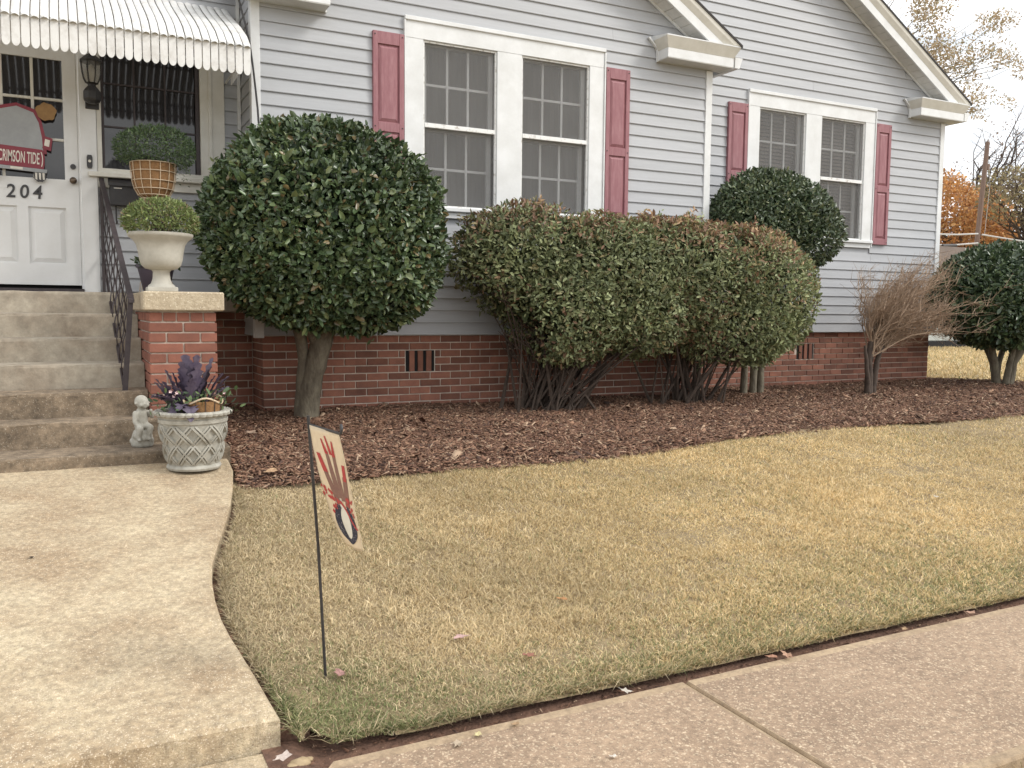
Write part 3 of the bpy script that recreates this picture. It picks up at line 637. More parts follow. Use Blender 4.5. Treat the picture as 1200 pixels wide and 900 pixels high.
# ---- windows
def window(Yw, x0, x1, z0, z1, blinds):
    w = MB(); cw, hd, sl = .17, .17, .085
    mid0, mid1 = x0 + .900, x0 + 1.158
    y = Yw - .030
    w.cbox(x0 + .004, x0 + cw, y, Yw + .05, z0 + sl, z1 - hd, .003).cbox(x1 - cw, x1 - .004, y, Yw + .05, z0 + sl, z1 - hd, .003).cbox(mid0, mid1, y, Yw + .05, z0 + sl, z1 - hd, .003)
    w.cbox(x0 + .004, x1 - .004, y - .001, Yw + .05, z1 - hd + .0005, z1, .003)
    root = w.build('window', M_TRIM, house)
    MB().cbox(x0 - .008, x1 + .008, y - .018, Yw + .0, z1 - .022, z1 + .016, .004).build('head_cap', M_TRIM, root)
    MB().cbox(x0 - .012, x0 + .003, y - .012, Yw, z0, z1 - .023, .002).build('edge_trim', M_TRIM, root)
    MB().cbox(x1 - .003, x1 + .012, y - .012, Yw, z0, z1 - .023, .002).build('edge_trim', M_TRIM, root)
    MB().cbox(x0 - .006, x1 + .006, y - .035, Yw + .05, z0 + .045, z0 + sl - .001, .006).cbox(x0 + .004, x1 - .004, y - .003, Yw + .0, z0 - .012, z0 + .044, .003).build('sill', M_TRIM, root)
    for a, b in ((x0 + cw, mid0), (mid1, x1 - cw)):
        f0, f1, t = z0 + sl, z1 - hd, .016
        yf = Yw - .012
        MB().box(a + .001, a + t, yf, yf + .03, f0, f1).box(b - t, b - .001, yf, yf + .03, f0, f1).box(a + t, b - t, yf, yf + .03, f1 - t, f1 - .001).box(a + t, b - t, yf, yf + .03, f0 + .001, f0 + t).build('storm_frame', M_OLDWHITE, root)
        zm = (f0 + f1) / 2 - .01
        MB().cbox(a + t + .001, b - t - .001, yf - .006, yf + .034, zm - .018, zm + .022, .003).build('meeting_rail', M_OLDWHITE, root)
        for p0, p1, yy in ((zm + .0225, f1 - t - .001, yf + .012), (f0 + t + .001, zm - .0185, yf + .020)):
            MB().box(a + t + .001, b - t - .001, yy, yy + .003, p0, p1).build('screen', M_SCREEN, root)
        # inner sashes behind the storm screen
        ys = Yw + .055
        for p0, p1, yy in ((zm - .01, f1 + .02, ys), (f0 - .02, zm + .015, ys + .035)):
            sx0, sx1 = a + .012, b - .006; st = .045
            MB().box(sx0, sx0 + st, yy, yy + .03, p0, p1).box(sx1 - st, sx1, yy, yy + .03, p0, p1).box(sx0 + st, sx1 - st, yy, yy + .03, p1 - st, p1).box(sx0 + st, sx1 - st, yy, yy + .03, p0, p0 + st).build('sash', M_TRIM, root)
            iw = (sx1 - sx0 - 2 * st); ih = p1 - p0 - 2 * st
            for i in (1, 2):
                xm = sx0 + st + iw * i / 3; MB().box(xm - .011, xm + .011, yy + .004, yy + .026, p0 + st, p1 - st).build('muntin', M_TRIM, root)
            zmm = p0 + st + ih / 2; MB().box(sx0 + st, sx1 - st, yy + .005, yy + .025, zmm - .011, zmm + .011).build('muntin', M_TRIM, root)
            for i in range(3):
                for jz in range(2):
                    xa = sx0 + st + iw * i / 3; za = p0 + st + ih * jz / 2
                    MB().box(xa + .012, xa + iw / 3 - .012, yy + .013, yy + .016, za + .012, za + ih / 2 - .012).build('pane', M_GLASSW, root)
        yb = Yw + .16
        if blinds:
            z = f0 - .02
            while z < f1 + .03:
                MB().add([(a, yb, z), (b, yb, z), (b, yb + .022, z + .036), (a, yb + .022, z + .036), (a, yb + .003, z), (b, yb + .003, z), (b, yb + .025, z + .036), (a, yb + .025, z + .036)],
                         [(0, 1, 2, 3), (7, 6, 5, 4), (0, 4, 5, 1), (2, 6, 7, 3), (0, 3, 7, 4), (1, 5, 6, 2)]).build('blind_slat', M_BLIND, root)
                z += .043
        else:
            q = MB(); n = 26; prev = None
            pts = [(a - .02 + (b - a + .04) * i / n, yb + .012 * math.sin(i * 1.7) + .006 * math.sin(i * .7 + a)) for i in range(n + 1)]
            for i in range(n):
                (xa, ya), (xb, yb_) = pts[i], pts[i + 1]; q.add([(xa, ya, f0 - .05), (xb, yb_, f0 - .05), (xb, yb_, f1 + .05), (xa, ya, f1 + .05)], [(0, 1, 2, 3)])
            q.build('curtain', M_CURTAIN, root)
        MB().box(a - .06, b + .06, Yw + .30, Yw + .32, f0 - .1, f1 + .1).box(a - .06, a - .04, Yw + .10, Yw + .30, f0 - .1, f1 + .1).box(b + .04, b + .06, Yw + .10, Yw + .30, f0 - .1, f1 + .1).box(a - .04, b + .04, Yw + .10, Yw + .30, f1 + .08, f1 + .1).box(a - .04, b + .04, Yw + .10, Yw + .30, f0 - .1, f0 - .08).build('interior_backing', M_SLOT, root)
window(W1, *WIN1, False)
window(W2, *WIN2, True)

# ---- shutters
def shutter(Yw, x0, x1, z0, z1):
    y = Yw - .045; s = .045; m = MB()
    zr = z0 + (z1 - z0) * .465
    m.cbox(x0, x0 + s, y, Yw - .012, z0, z1, .003).cbox(x1 - s, x1, y, Yw - .012, z0, z1, .003)
    for a, b in ((z0, z0 + .075), (zr - .04, zr + .04), (z1 - .105, z1)): m.cbox(x0 + s, x1 - s, y + .0008, Yw - .012, a, b, .002)
    m.box(x0 + s, x1 - s, y + .018, Yw - .013, z0 + .07, z1 - .1)
    root = m.build('shutter', M_SHUTTER, house)
    for a, b in ((z0 + .075, zr - .04), (zr + .04, z1 - .105)):
        x2, x3 = x0 + s + .006, x1 - s - .006; i = .026
        MB().add([(x2, y + .0178, a + .008), (x3, y + .0178, a + .008), (x3, y + .0178, b - .008), (x2, y + .0178, b - .008), (x2 + i, y + .005, a + .008 + i), (x3 - i, y + .005, a + .008 + i), (x3 - i, y + .005, b - .008 - i), (x2 + i, y + .005, b - .008 - i)],
                 [(4, 5, 6, 7), (0, 1, 5, 4), (1, 2, 6, 5), (2, 3, 7, 6), (3, 0, 4, 7)]).build('raised_panel', M_SHUTTER, root)
    for sx_ in (x0 + .018, x1 - .018):
        for sz in (z0 + .03, zr, z1 - .03): MB().lathe([(.006, 0), (.006, .004), (.002, .006)], (0, 0, 0), 8).build('screw', M_BLACK, root, at=(0, 0, 0)); o = col.objects[-1]; o.location = Vector((sx_, y, sz)) - worg(root); o.rotation_euler = (PI / 2, 0, 0)
for Yw, a, b in ((W1, 2.40, 2.684), (W1, 4.791, 5.072), (W2, 6.772, 7.058), (W2, 9.166, 9.433)): shutter(Yw, a, b, 2.262, 3.776)

# ---- roofs, rakes and cornice returns
def gable_roof(Yw, xe, xp, zc, slope, Yback, over, side=1, zfun=None):
    """one slope from the eave end xe up to the ridge xp"""
    yo = Yw - over; zf = zfun
    sg = 1 if xp > xe else -1
    def xcut(o, xa):                                 # where the line at offset o comes down to the cornice top
        x = xa
        while zf(x) + o < zc - 1e-6 and (xp - x) * sg > 0: x += sg * .002
        return x
    def sweep(name, m, P, parent, xa=xe, xb=xp):     # (y, offset) outline swept along the rake and cut level at its foot
        n = len(P); xs = [xcut(o, xa) for y, o in P]
        if any((xb - x) * sg < .004 for x in xs): return None
        return MB().add([(x, y, max(zf(x) + o, zc)) for x, (y, o) in zip(xs, P)] + [(xb, y, zf(xb) + o) for y, o in P], [tuple(range(n)), tuple(range(n, 2 * n))[::-1]] + [(i, (i + 1) % n, n + (i + 1) % n, n + i) for i in range(n)]).build(name, m, parent)
    def run(name, m, ya, yb, o0, o1, parent, xa=xe, xb=xp): return sweep(name, m, [(ya, o0), (yb, o0), (yb, o1), (ya, o1)], parent, xa, xb)
    zc0 = zc; zc = -9; roof = run('roof', M_SHINGLE, yo - .062, Yback, .205, .232, house); zc = zc0
    run('fascia', M_TRIM, yo - .020, yo, -.015, .095, roof)
    sweep('crown_moulding', M_CREAM, [(yo - .021, .0955), (yo, .0955), (yo, .204), (yo - .055, .204), (yo - .050, .16)], roof)
    L = abs(xe - xp); st = .105; t = 0
    while t < min(L, 2.2):
        run('soffit_panel', M_SOFFIT, yo + .001, Yw - .019, .0, .012, roof, xe + sg * t, xe + sg * min(t + st - .006, L)); t += st
    if L > 2.2: run('soffit', M_SOFFIT, yo + .001, Yw - .019, .0, .012, roof, xe + sg * t, xp)
    run('soffit_trim', M_TRIM, Yw - .034, Yw - .0185, -.022, .0, roof)
    return roof
r1 = gable_roof(W1, 6.31, 3.745, 4.125, .6, 12.0, .21, zfun=lambda x: rake1(x))
gable_roof(W1, 1.18, 3.745, 4.07, .6, 12.0, .21, zfun=lambda x: rake1(x))
r2 = gable_roof(W2, 10.66, 3.3, 4.125, .596, 20.0, .20, zfun=lambda x: rake2(x))
def cornice_return(x0, x1, Yw, over, inner, z0=3.912):
    """boxed return at the foot of a rake; inner = -1 when the free end is the left one"""
    y = Yw - over
    m = MB().cbox(x0, x1, y, Yw + .0, z0 + .006, z0 + .098, .002); root = m.build('cornice_return', M_TRIM, house)
    MB().box(x0 + .003, x1 - .003, y + .003, Yw, z0, z0 + .0055).build('soffit', M_SOFFIT, root)
    e = .052; h = .10; a = z0 + .0985
    MB().add([(x0, y, a), (x1, y, a), (x1, Yw, a), (x0, Yw, a), (x0 - e * .55, y - e * .5, a + h * .5), (x1 + e * .55, y - e * .5, a + h * .5), (x1 + e * .55, Yw, a + h * .5), (x0 - e * .55, Yw, a + h * .5),
              (x0 - e, y - e, a + h), (x1 + e, y - e, a + h), (x1 + e, Yw, a + h), (x0 - e, Yw, a + h)],
             [(0, 1, 5, 4), (1, 2, 6, 5), (3, 0, 4, 7), (2, 3, 7, 6), (4, 5, 9, 8), (5, 6, 10, 9), (6, 7, 11, 10), (7, 4, 8, 11), (8, 9, 10, 11), (0, 3, 2, 1)]).build('crown_moulding', M_CREAM, root)
    MB().hexa([(x0 - e, y - e, a + h + .001), (x1 + e, y - e, a + h + .001), (x1 + e, Yw, a + h + .001), (x0 - e, Yw, a + h + .001), (x0 - e, y - e, a + h + .012), (x1 + e, y - e, a + h + .012), (x1 + e, Yw, a + h + .05), (x0 - e, Yw, a + h + .05)]).build('return_cap', M_TRIM, root)
    xi = x0 - .01 if inner < 0 else x1
    MB().add([(xi - .11, Yw - .045, a + h + .02), (xi - .0, Yw - .045, a + .02), (xi - .0, Yw - .045, z0 - .005), (xi + .014, Yw - .045, z0 - .005), (xi + .014, Yw - .045, a + .03), (xi - .095, Yw - .045, a + h + .03),
              (xi - .11, Yw - .018, a + h + .02), (xi - .0, Yw - .018, a + .02), (xi - .0, Yw - .018, z0 - .005), (xi + .014, Yw - .018, z0 - .005), (xi + .014, Yw - .018, a + .03), (xi - .095, Yw - .018, a + h + .03)],
             [(0, 1, 4, 5), (1, 2, 3, 4), (0, 6, 7, 1), (1, 7, 8, 2), (2, 8, 9, 3), (3, 9, 10, 4), (4, 10, 11, 5), (5, 11, 6, 0)]).build('end_trim', M_TRIM, root)
    return root
cornice_return(5.405, 6.245, W1, .21, -1)
cornice_return(9.765, 10.59, W2, .20, -1)
cornice_return(1.24, 1.985, W1, .21, 1, 3.86)
for xg, yg0, yg1, zg in ((6.30, 7.33, 8.0, 3.93), (10.645, 7.83, 18, 3.93)):   # gutter ends under the side eaves
    MB().add([(xg, yg0, zg), (xg + .06, yg0, zg), (xg + .10, yg0, zg + .11), (xg, yg0, zg + .11), (xg, yg1, zg), (xg + .06, yg1, zg), (xg + .10, yg1, zg + .11), (xg, yg1, zg + .11)],
             [(0, 1, 2, 3), (7, 6, 5, 4), (0, 4, 5, 1), (1, 5, 6, 2), (3, 2, 6, 7), (0, 3, 7, 4)]).build('gutter', M_TRIM, house)

# ---- door, its surround and the porch window
surr = MB()
surr.cbox(.108, .232, W2 - .045, W2 + .02, 1.478, 3.62, .004).cbox(-.975, -.868, W2 - .045, W2 + .02, 1.478, 3.62, .004).cbox(-.975, .232, W2 - .046, W2 + .02, 3.6205, 3.74, .004)
so = surr.build('door_casing', M_DOOR, house)
MB().box(.094, .107, W2 - .02, W2 + .05, 1.51, 3.6).box(-.867, -.854, W2 - .02, W2 + .05, 1.51, 3.6).build('door_stop', M_DOOR, so)
MB().box(-.867, .107, W2 - .06, W2 + .05, 1.482, 1.516).build('threshold', M_IRON, so)
DX0, DX1, DZ0, DZ1, DY = -.852, .092, 1.545, 3.59, W2 - .004
door = MB(); G0, G1 = -.645, -.006                 # glazed width
GZ0, GZ1 = 2.39, 3.325
door.box(DX0, G0, DY, DY + .04, DZ0, DZ1).box(G1, DX1, DY, DY + .04, DZ0, DZ1).box(G0, G1, DY, DY + .04, GZ1, DZ1)
door.box(G0, G1, DY, DY + .04, 2.163, GZ0).box(G0, G1, DY, DY + .04, DZ0, 1.712)
cx0, cx1 = -.352, -.274
door.box(cx0, cx1, DY, DY + .04, 1.712, 2.163).box(G0, cx0, DY + .02, DY + .04, 1.712, 2.163).box(cx1, G1, DY + .02, DY + .04, 1.712, 2.163)
dr = door.build('door', M_DOOR, house)
for a, b in ((G0, cx0), (cx1, G1)):
    i = .035; MB().add([(a + .012, DY + .0195, 1.724), (b - .012, DY + .0195, 1.724), (b - .012, DY + .0195, 2.151), (a + .012, DY + .0195, 2.151), (a + .012 + i, DY + .006, 1.724 + i), (b - .012 - i, DY + .006, 1.724 + i), (b - .012 - i, DY + .006, 2.151 - i), (a + .012 + i, DY + .006, 2.151 - i)],
                       [(4, 5, 6, 7), (0, 1, 5, 4), (1, 2, 6, 5), (2, 3, 7, 6), (3, 0, 4, 7)]).build('raised_panel', M_DOOR, dr)
pw = (G1 - G0) / 3; ph = (GZ1 - GZ0) / 3
for i in range(3):
    for j in range(3): MB().box(G0 + i * pw + (.011 if i else .0), G0 + (i + 1) * pw - (.011 if i < 2 else .0), DY + .018, DY + .022, GZ0 + j * ph + (.011 if j else 0), GZ0 + (j + 1) * ph - (.011 if j < 2 else 0)).build('pane', M_GLASSD, dr)
for i in (1, 2):
    MB().cbox(G0 + i * pw - .011, G0 + i * pw + .011, DY + .003, DY + .036, GZ0, GZ1, .003).build('muntin', M_CREAM, dr)
    MB().cbox(G0, G1, DY + .0045, DY + .0345, GZ0 + i * ph - .011, GZ0 + i * ph + .011, .003).build('muntin', M_CREAM, dr)
def disc_y(mb, c, r, t, n=16):
    mb.extrude_y([(c[0] + r * math.cos(2 * PI * k / n), c[2] + r * math.sin(2 * PI * k / n)) for k in range(n)], c[1] - t, c[1]); return mb
k_ = MB().ball((.052, DY - .052, 2.382), .027, 14, 8, (1, .8, 1)); disc_y(k_, (.052, DY - .0005, 2.382), .024, .03); k_.build('knob', M_BRASS, dr, True)
k_ = MB(); disc_y(k_, (.054, DY - .0005, 2.497), .021, .014); k_.build('deadbolt', M_BLACK, dr)
for ch, xx in (('2', -.392), ('0', -.30), ('4', -.207)):
    me = text_mesh('numeral', ch, .145, M_BLACK, .003, .0022, .92, .10); o = link_mesh('numeral', me, (xx, DY - .0045, 2.228), dr)
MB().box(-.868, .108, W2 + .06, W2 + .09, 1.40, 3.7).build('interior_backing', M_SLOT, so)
bell = MB().extrude_y([(.16, 2.49), (.19, 2.49), (.196, 2.51), (.196, 2.575), (.19, 2.595), (.16, 2.595), (.154, 2.575), (.154, 2.51)], W2 - .062, W2 - .0455).build('doorbell', M_BLACK, house)
k_ = MB(); disc_y(k_, (.175, W2 - .0625, 2.545), .011, .005); k_.build('button', M_SIGNCREAM, bell)
pwn = MB()
pwn.cbox(.2335, .270, W2 - .035, W2 + .03, 2.50, 3.55, .003).cbox(1.035, 1.235, W2 - .035, W2 + .03, 2.50, 3.55, .003).cbox(.2335, 1.235, W2 - .036, W2 + .03, 3.5505, 3.66, .003)
pr = pwn.build('window', M_CREAM, house)
MB().cbox(1.10, 1.13, W2 - .05, W2 - .0355, 2.50, 3.55, .003).build('casing_bead', M_CREAM, pr)
MB().cbox(.16, 1.26, W2 - .085, W2 - .002, 2.425, 2.465, .005).cbox(.2335, 1.235, W2 - .055, W2 + .03, 2.4655, 2.4995, .003).build('sill', M_CREAM, pr)
MB().cbox(.2335, 1.235, W2 - .04, W2 - .019, 2.345, 2.4245, .003).build('apron_board', M_CREAM, pr)
MB().box(.2705, .291, W2 - .01, W2 + .04, 2.50, 3.55).build('dark_frame', M_IRON, pr)
MB().box(1.0, 1.0345, W2 - .01, W2 + .04, 2.50, 3.55).build('dark_frame', M_IRON, pr)
for i in range(3):
    for j in range(3):
        a = .283 + i * .239; MB().box(a + .007, a + .232, W2 + .012, W2 + .016, 2.505 + j * .345, 2.505 + j * .345 + .335).build('pane', M_GLASSD, pr)
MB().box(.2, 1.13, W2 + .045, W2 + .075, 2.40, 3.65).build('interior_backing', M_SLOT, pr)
for i in (1, 2): MB().box(.283 + i * .239 - .007, .283 + i * .239 + .007, W2 - .002, W2 + .025, 2.5, 3.55).build('muntin', M_IRON, pr)
for j in (1, 2): MB().box(.283, 1.0, W2 - .001, W2 + .024, 2.5 + j * .345 - .007, 2.5 + j * .345 + .007).build('muntin', M_IRON, pr)

# ================================================================ PORCH: slab, steps, cheek wall
steps = thing('porch_steps', (-.3, 5.5, .43), 'stained concrete front steps rising to the white door', 'steps')
SY = [7.2, 6.9, 6.62, 6.35, 6.1, 5.87, 5.55]; SZ = [1.48, 1.32, 1.155, .995, .83, .672, .515]
SXR = [.435, .435, .435, .435, .435, .60, .86]
for k in range(7):
    yb = 8.0 if k == 0 else SY[k - 1] - .002
    y0, z1 = SY[k], SZ[k]; xr = SXR[k]; b = .014
    m = MB(); nose = [(y0, .30), (y0, z1 - b * 1.4), (y0 + b * .35, z1 - b * .4), (y0 + b * 1.3, z1), (yb, z1 + .004), (yb, .30)]
    if k == 0: nose = [(y0, 1.30), (y0, z1 - b * 1.4), (y0 + b * .35, z1 - b * .4), (y0 + b * 1.3, z1), (yb, z1 + .004), (yb, 1.30)]
    # subdivide along X with slight irregularity
    xs = np.linspace(-1.55, xr, 16); n = len(nose); vs = []
    for i, x in enumerate(xs):
        for j, (y, z) in enumerate(nose): vs.append((x, y + (random.uniform(-.004, .004) if j in (1, 2, 3) else 0), z + (random.uniform(-.003, .003) if j in (2, 3) else 0)))
    fs = [tuple(range(n)), tuple(range((len(xs) - 1) * n, len(xs) * n))[::-1]]
    for i in range(len(xs) - 1):
        for j in range(n): fs.append((i * n + j, i * n + (j + 1) % n, (i + 1) * n + (j + 1) % n, (i + 1) * n + j))
    m.add(vs, fs); m.build('porch_floor' if k == 0 else 'step', M_STEPHI if k < 4 else M_STEP, steps)
MB().box(.90, 1.27, 7.25, 7.995, 1.345, 1.478).build('porch_slab', M_STEPHI, steps)

pier = thing('brick_cheek_wall', (.645, 5.95, .42), 'low red brick cheek wall with aggregate concrete cap beside the steps', 'brick wall')
PX0, PX1, PY0, PY1 = .440, .850, 5.95, 7.19
MB().box(PX0 + .012, PX1 - .012, PY0 + .012, PY1, .36, 1.346).build('mortar_core', M_MORTAR, pier)
cp = MB(); c0, c1, e0, e1 = .408, .893, 5.905, 7.19
cp.cbox(c0, c1, e0, e1, 1.348, 1.470, .008).build('cap', M_CAP, pier)
def pbrick(x0, x1, y0, y1, z, h): MB().cbox(x0, x1, y0, y1, z, z + h, .003).build('brick', M_BRICK2, pier)
hs = .066; z = 1.347 - hs; k = 0
while z > .36:
    h = hs - .010
    if k == 0:                                        # row of headers under the cap
        xs = np.linspace(PX0, PX1, 5 + 1)
        for i in range(5): pbrick(xs[i] + .004, xs[i + 1] - .004, PY0 + random.uniform(-.002, .002), PY0 + .09, z, h)
        ys = np.arange(PY0 + .10, PY1 - .02, .0765)
        for y in ys:
            pbrick(PX0 + random.uniform(-.002, .002), PX0 + .09, y, min(y + .066, PY1), z, h); pbrick(PX1 - .09, PX1 + random.uniform(-.002, .002), y, min(y + .066, PY1), z, h)
    else:
        if k % 2: segs = [(PX0, PX0 + .2), (PX0 + .21, PX1)]
        else: segs = [(PX0, PX0 + .0975), (PX0 + .1075, PX0 + .3025), (PX0 + .3125, PX1)]
        for a, b in segs: pbrick(a, b, PY0 + random.uniform(-.002, .002), PY0 + .095, z, h)
        y = PY0 + (.105 if k % 2 else .207)
        if not k % 2: pbrick(PX0, PX0 + .09, PY0 + .1045, PY0 + .197, z, h); pbrick(PX1 - .09, PX1, PY0 + .1045, PY0 + .197, z, h)
        while y < PY1 - .03:
            pbrick(PX0 + random.uniform(-.002, .002), PX0 + .095, y, min(y + .193, PY1), z, h); pbrick(PX1 - .095, PX1 + random.uniform(-.002, .002), y, min(y + .193, PY1), z, h); y += .203
    z -= hs; k += 1

# ---- iron handrail
rail = thing('iron_handrail', (.29, 6.16, .675), 'black wrought iron handrail with open diamond balusters on the steps', 'handrail')
RT = lambda y: .352 - (y - 6.16) * .053
RB = lambda y: .297 - (y - 6.16) * .025
def rtop(y): return 1.425 + (y - 6.16) * (2.405 - 1.425) / (7.95 - 6.16)
def rbot(y): return .86 + (y - 6.16) * (1.80 - .86) / (7.95 - 6.16)
MB().hexa([(.29 - .016, 6.145, .674), (.29 + .016, 6.145, .674), (.29 + .016, 6.177, .674), (.29 - .016, 6.177, .674), (.352 - .016, 6.145, 1.45), (.352 + .016, 6.145, 1.45), (.352 + .016, 6.177, 1.45), (.352 - .016, 6.177, 1.45)]).build('post', M_IRON, rail)
MB().box(.254 - .012, .254 + .012, 7.93, 7.958, 1.486, 2.415).build('post', M_IRON, rail)
for nm, fn, fx, w, h in (('top_rail', rtop, RT, .017, .011), ('bottom_rail', rbot, RB, .010, .008)):
    a, b = 6.13 if nm == 'top_rail' else 6.178, 7.965 if nm == 'top_rail' else 7.929
    MB().hexa([(fx(a) - w, a, fn(a) - h), (fx(a) + w, a, fn(a) - h), (fx(b) + w, b, fn(b) - h), (fx(b) - w, b, fn(b) - h), (fx(a) - w, a, fn(a) + h), (fx(a) + w, a, fn(a) + h), (fx(b) + w, b, fn(b) + h), (fx(b) - w, b, fn(b) + h)]).build(nm, M_IRON, rail)
for i in range(10):
    y = 6.27 + i * .165; z0, z1 = rbot(y) + .007, rtop(y) - .010; q = MB(); n = 20
    for s_ in (-1, 1):
        pts = []
        for t in range(n + 1):
            u = t / n; pts.append((RB(y) + (RT(y) - RB(y)) * u + s_ * .013 * abs(math.sin(PI * 4 * u)), y + s_ * .045 * abs(math.sin(PI * 4 * u)), z0 + (z1 - z0) * u))
        q.tube(pts, .0042, 5)
    q.build('baluster', M_IRON, rail)

# ---- metal awning
awn = thing('door_awning', (.2, 7.0, 3.15), 'white scalloped metal slat awning over the front door', 'awning')
AP_ = .0585; AX1 = 1.272; nS = 46
prof = [(7.985, 3.915), (7.80, 3.815), (7.55, 3.695), (7.30, 3.575), (7.08, 3.455), (6.945, 3.355), (6.90, 3.325)]
for i in range(nS):
    x1 = AX1 - i * AP_; x0 = x1 - AP_ + .0068; up = .004 if i % 2 else 0.0
    m = MB(); n = len(prof); cr = .007
    xs = [x0, (x0 * 3 + x1) / 4, (x0 + x1) / 2, (x0 + 3 * x1) / 4, x1]; zz = [0, cr * .75, cr, cr * .75, 0]
    for y, z in prof:
        tail = (y < 6.92)
        for xx, dz in zip(xs, zz):
            ed = abs(xx - (x0 + x1) / 2) / ((x1 - x0) / 2)
            yy = y + (.030 * ed * ed if tail else 0); m.v.append((xx, yy, z + dz + up))
    for a in range(n - 1):
        for b in range(4): m.f.append((a * 5 + b, a * 5 + b + 1, (a + 1) * 5 + b + 1, (a + 1) * 5 + b))
    o = m.build('slat', M_AWNING, awn); so_ = o.modifiers.new('thick', 'SOLIDIFY'); so_.thickness = .002
    # hanging scalloped slat of the valance
    m = MB(); xc = (x0 + x1) / 2; hw = (x1 - x0) / 2; yv = 6.935; zt, zb = 3.335, 3.125 + random.uniform(-.002, .002)
    out = [(xc - hw, zt), (xc - hw, zb + hw * 1.5)] + [(xc - hw * math.cos(a), zb + hw * 1.5 - hw * 1.5 * math.sin(a)) for a in np.linspace(.3, PI - .3, 9)] + [(xc + hw, zb + hw * 1.5), (xc + hw, zt)]
    m.extrude_y(out, yv - .0012, yv + .0012); m.build('valance_slat', M_AWNING, awn)
for y, z in ((6.945, 3.20), (6.945, 3.30), (7.3, 3.555), (7.75, 3.772)): MB().box(AX1 - nS * AP_, AX1, y, y + .012, z - .01, z + .008).build('cross_bar', M_AWNING, awn)
for x in (AX1 - .02, -1.3):
    MB().tube([(x, 6.955, 3.30), (x, 7.97, 3.30)], .009, 6).build('side_arm', M_AWNING, awn)
    for i in range(9): y = 7.02 + i * .08; MB().box(x - .001, x + .001, y, y + .055, 3.22, 3.312).build('side_slat', M_AWNING, awn)

# ---- black cable down the corner
cb = MB().tube([pxY(*q, 7.40) for q in ((277, -12), (282, 8), (288, 30), (292.5, 50), (296, 75), (299, 100), (302, 128), (303.5, 150), (304, 175))] , .008, 6)
meta(cb.build('hanging_cable', M_BLACK, None, True), 'thin black cable hanging down the white corner board by the awning', 'cable')

# ---- wall lantern
LX, LY = .205, 7.86
lan = thing('wall_lantern', (LX, LY, 2.98), 'black carriage lantern with curved glass cage beside the front door', 'wall lamp')
oc = lambda r, z, c=(LX, LY): [(c[0] + r * math.cos(PI / 8 + k * PI / 4), c[1] + r * math.sin(PI / 8 + k * PI / 4), z) for k in range(8)]
m = MB()
def octo(m, prof):
    b = len(m.v)
    for r_, z in prof: m.v += oc(r_, z)
    for i in range(len(prof) - 1):
        for k in range(8): j = (k + 1) % 8; m.f.append((b + i * 8 + k, b + i * 8 + j, b + (i + 1) * 8 + j, b + (i + 1) * 8 + k))
    m.f.append(tuple(range(b, b + 8))[::-1]); m.f.append(tuple(range(b + 8 * (len(prof) - 1), b + 8 * len(prof)))); return m
octo(MB(), [(.03, 2.985), (.062, 3.005), (.068, 3.02), (.068, 3.075), (.05, 3.10), (.032, 3.12), (.030, 3.135), (.05, 3.145)]).build('base', M_BLACK, lan)
octo(MB(), [(.088, 3.305), (.09, 3.315), (.06, 3.34), (.03, 3.365), (.014, 3.375), (.012, 3.39), (.002, 3.40)]).build('cap', M_BLACK, lan)
for k in range(8):
    a = PI / 8 + k * PI / 4
    MB().tube([(LX + r_ * math.cos(a), LY + r_ * math.sin(a), z) for r_, z in ((.045, 3.145), (.062, 3.18), (.073, 3.23), (.078, 3.28), (.080, 3.306))], .0045, 5).build('cage_bar', M_BLACK, lan)
MB().lathe([(.02, 3.15), (.024, 3.19), (.026, 3.25), (.018, 3.28), (.004, 3.292)], (LX, LY, 0), 12).build('bulb', M_BULB, lan, True)
m = MB(); b = 0
for r_, z in ((.041, 3.147), (.058, 3.18), (.069, 3.23), (.074, 3.28), (.076, 3.304)): m.v += oc(r_, z)
for i in range(4):
    for k in range(8): j = (k + 1) % 8; m.f.append((i * 8 + k, i * 8 + j, (i + 1) * 8 + j, (i + 1) * 8 + k))
m.build('glass', M_LAMPGLASS, lan)
MB().tube([(LX, LY, 3.03), (LX, LY + .1, 3.03)], .014, 8).cbox(LX - .05, LX + .05, W2 - .062, W2 - .047, 2.96, 3.10, .004).build('bracket', M_BLACK, lan)

# ---- mailbox
mb_ = thing('mailbox', (.435, 7.93, 2.2), 'black wall mounted mailbox below the porch window', 'mailbox')
MB().cbox(.315, .600, 7.885, 7.975, 2.20, 2.385, .004).build('box', M_BLACK, mb_)
MB().hexa([(.305, 7.868, 2.355), (.61, 7.868, 2.355), (.61, 7.978, 2.40), (.305, 7.978, 2.40), (.305, 7.868, 2.372), (.61, 7.868, 2.372), (.61, 7.978, 2.435), (.305, 7.978, 2.435)]).build('lid', M_BLACK, mb_)
MB().box(.345, .405, 7.881, 7.8845, 2.333, 2.341).build('label_strip', M_SIGNCREAM, mb_)
MB().tube([(.36, 7.93, 2.2), (.36, 7.93, 2.08), (.362, 7.915, 2.055), (.364, 7.90, 2.075)], .006, 6).build('paper_hook', M_BLACK, mb_)

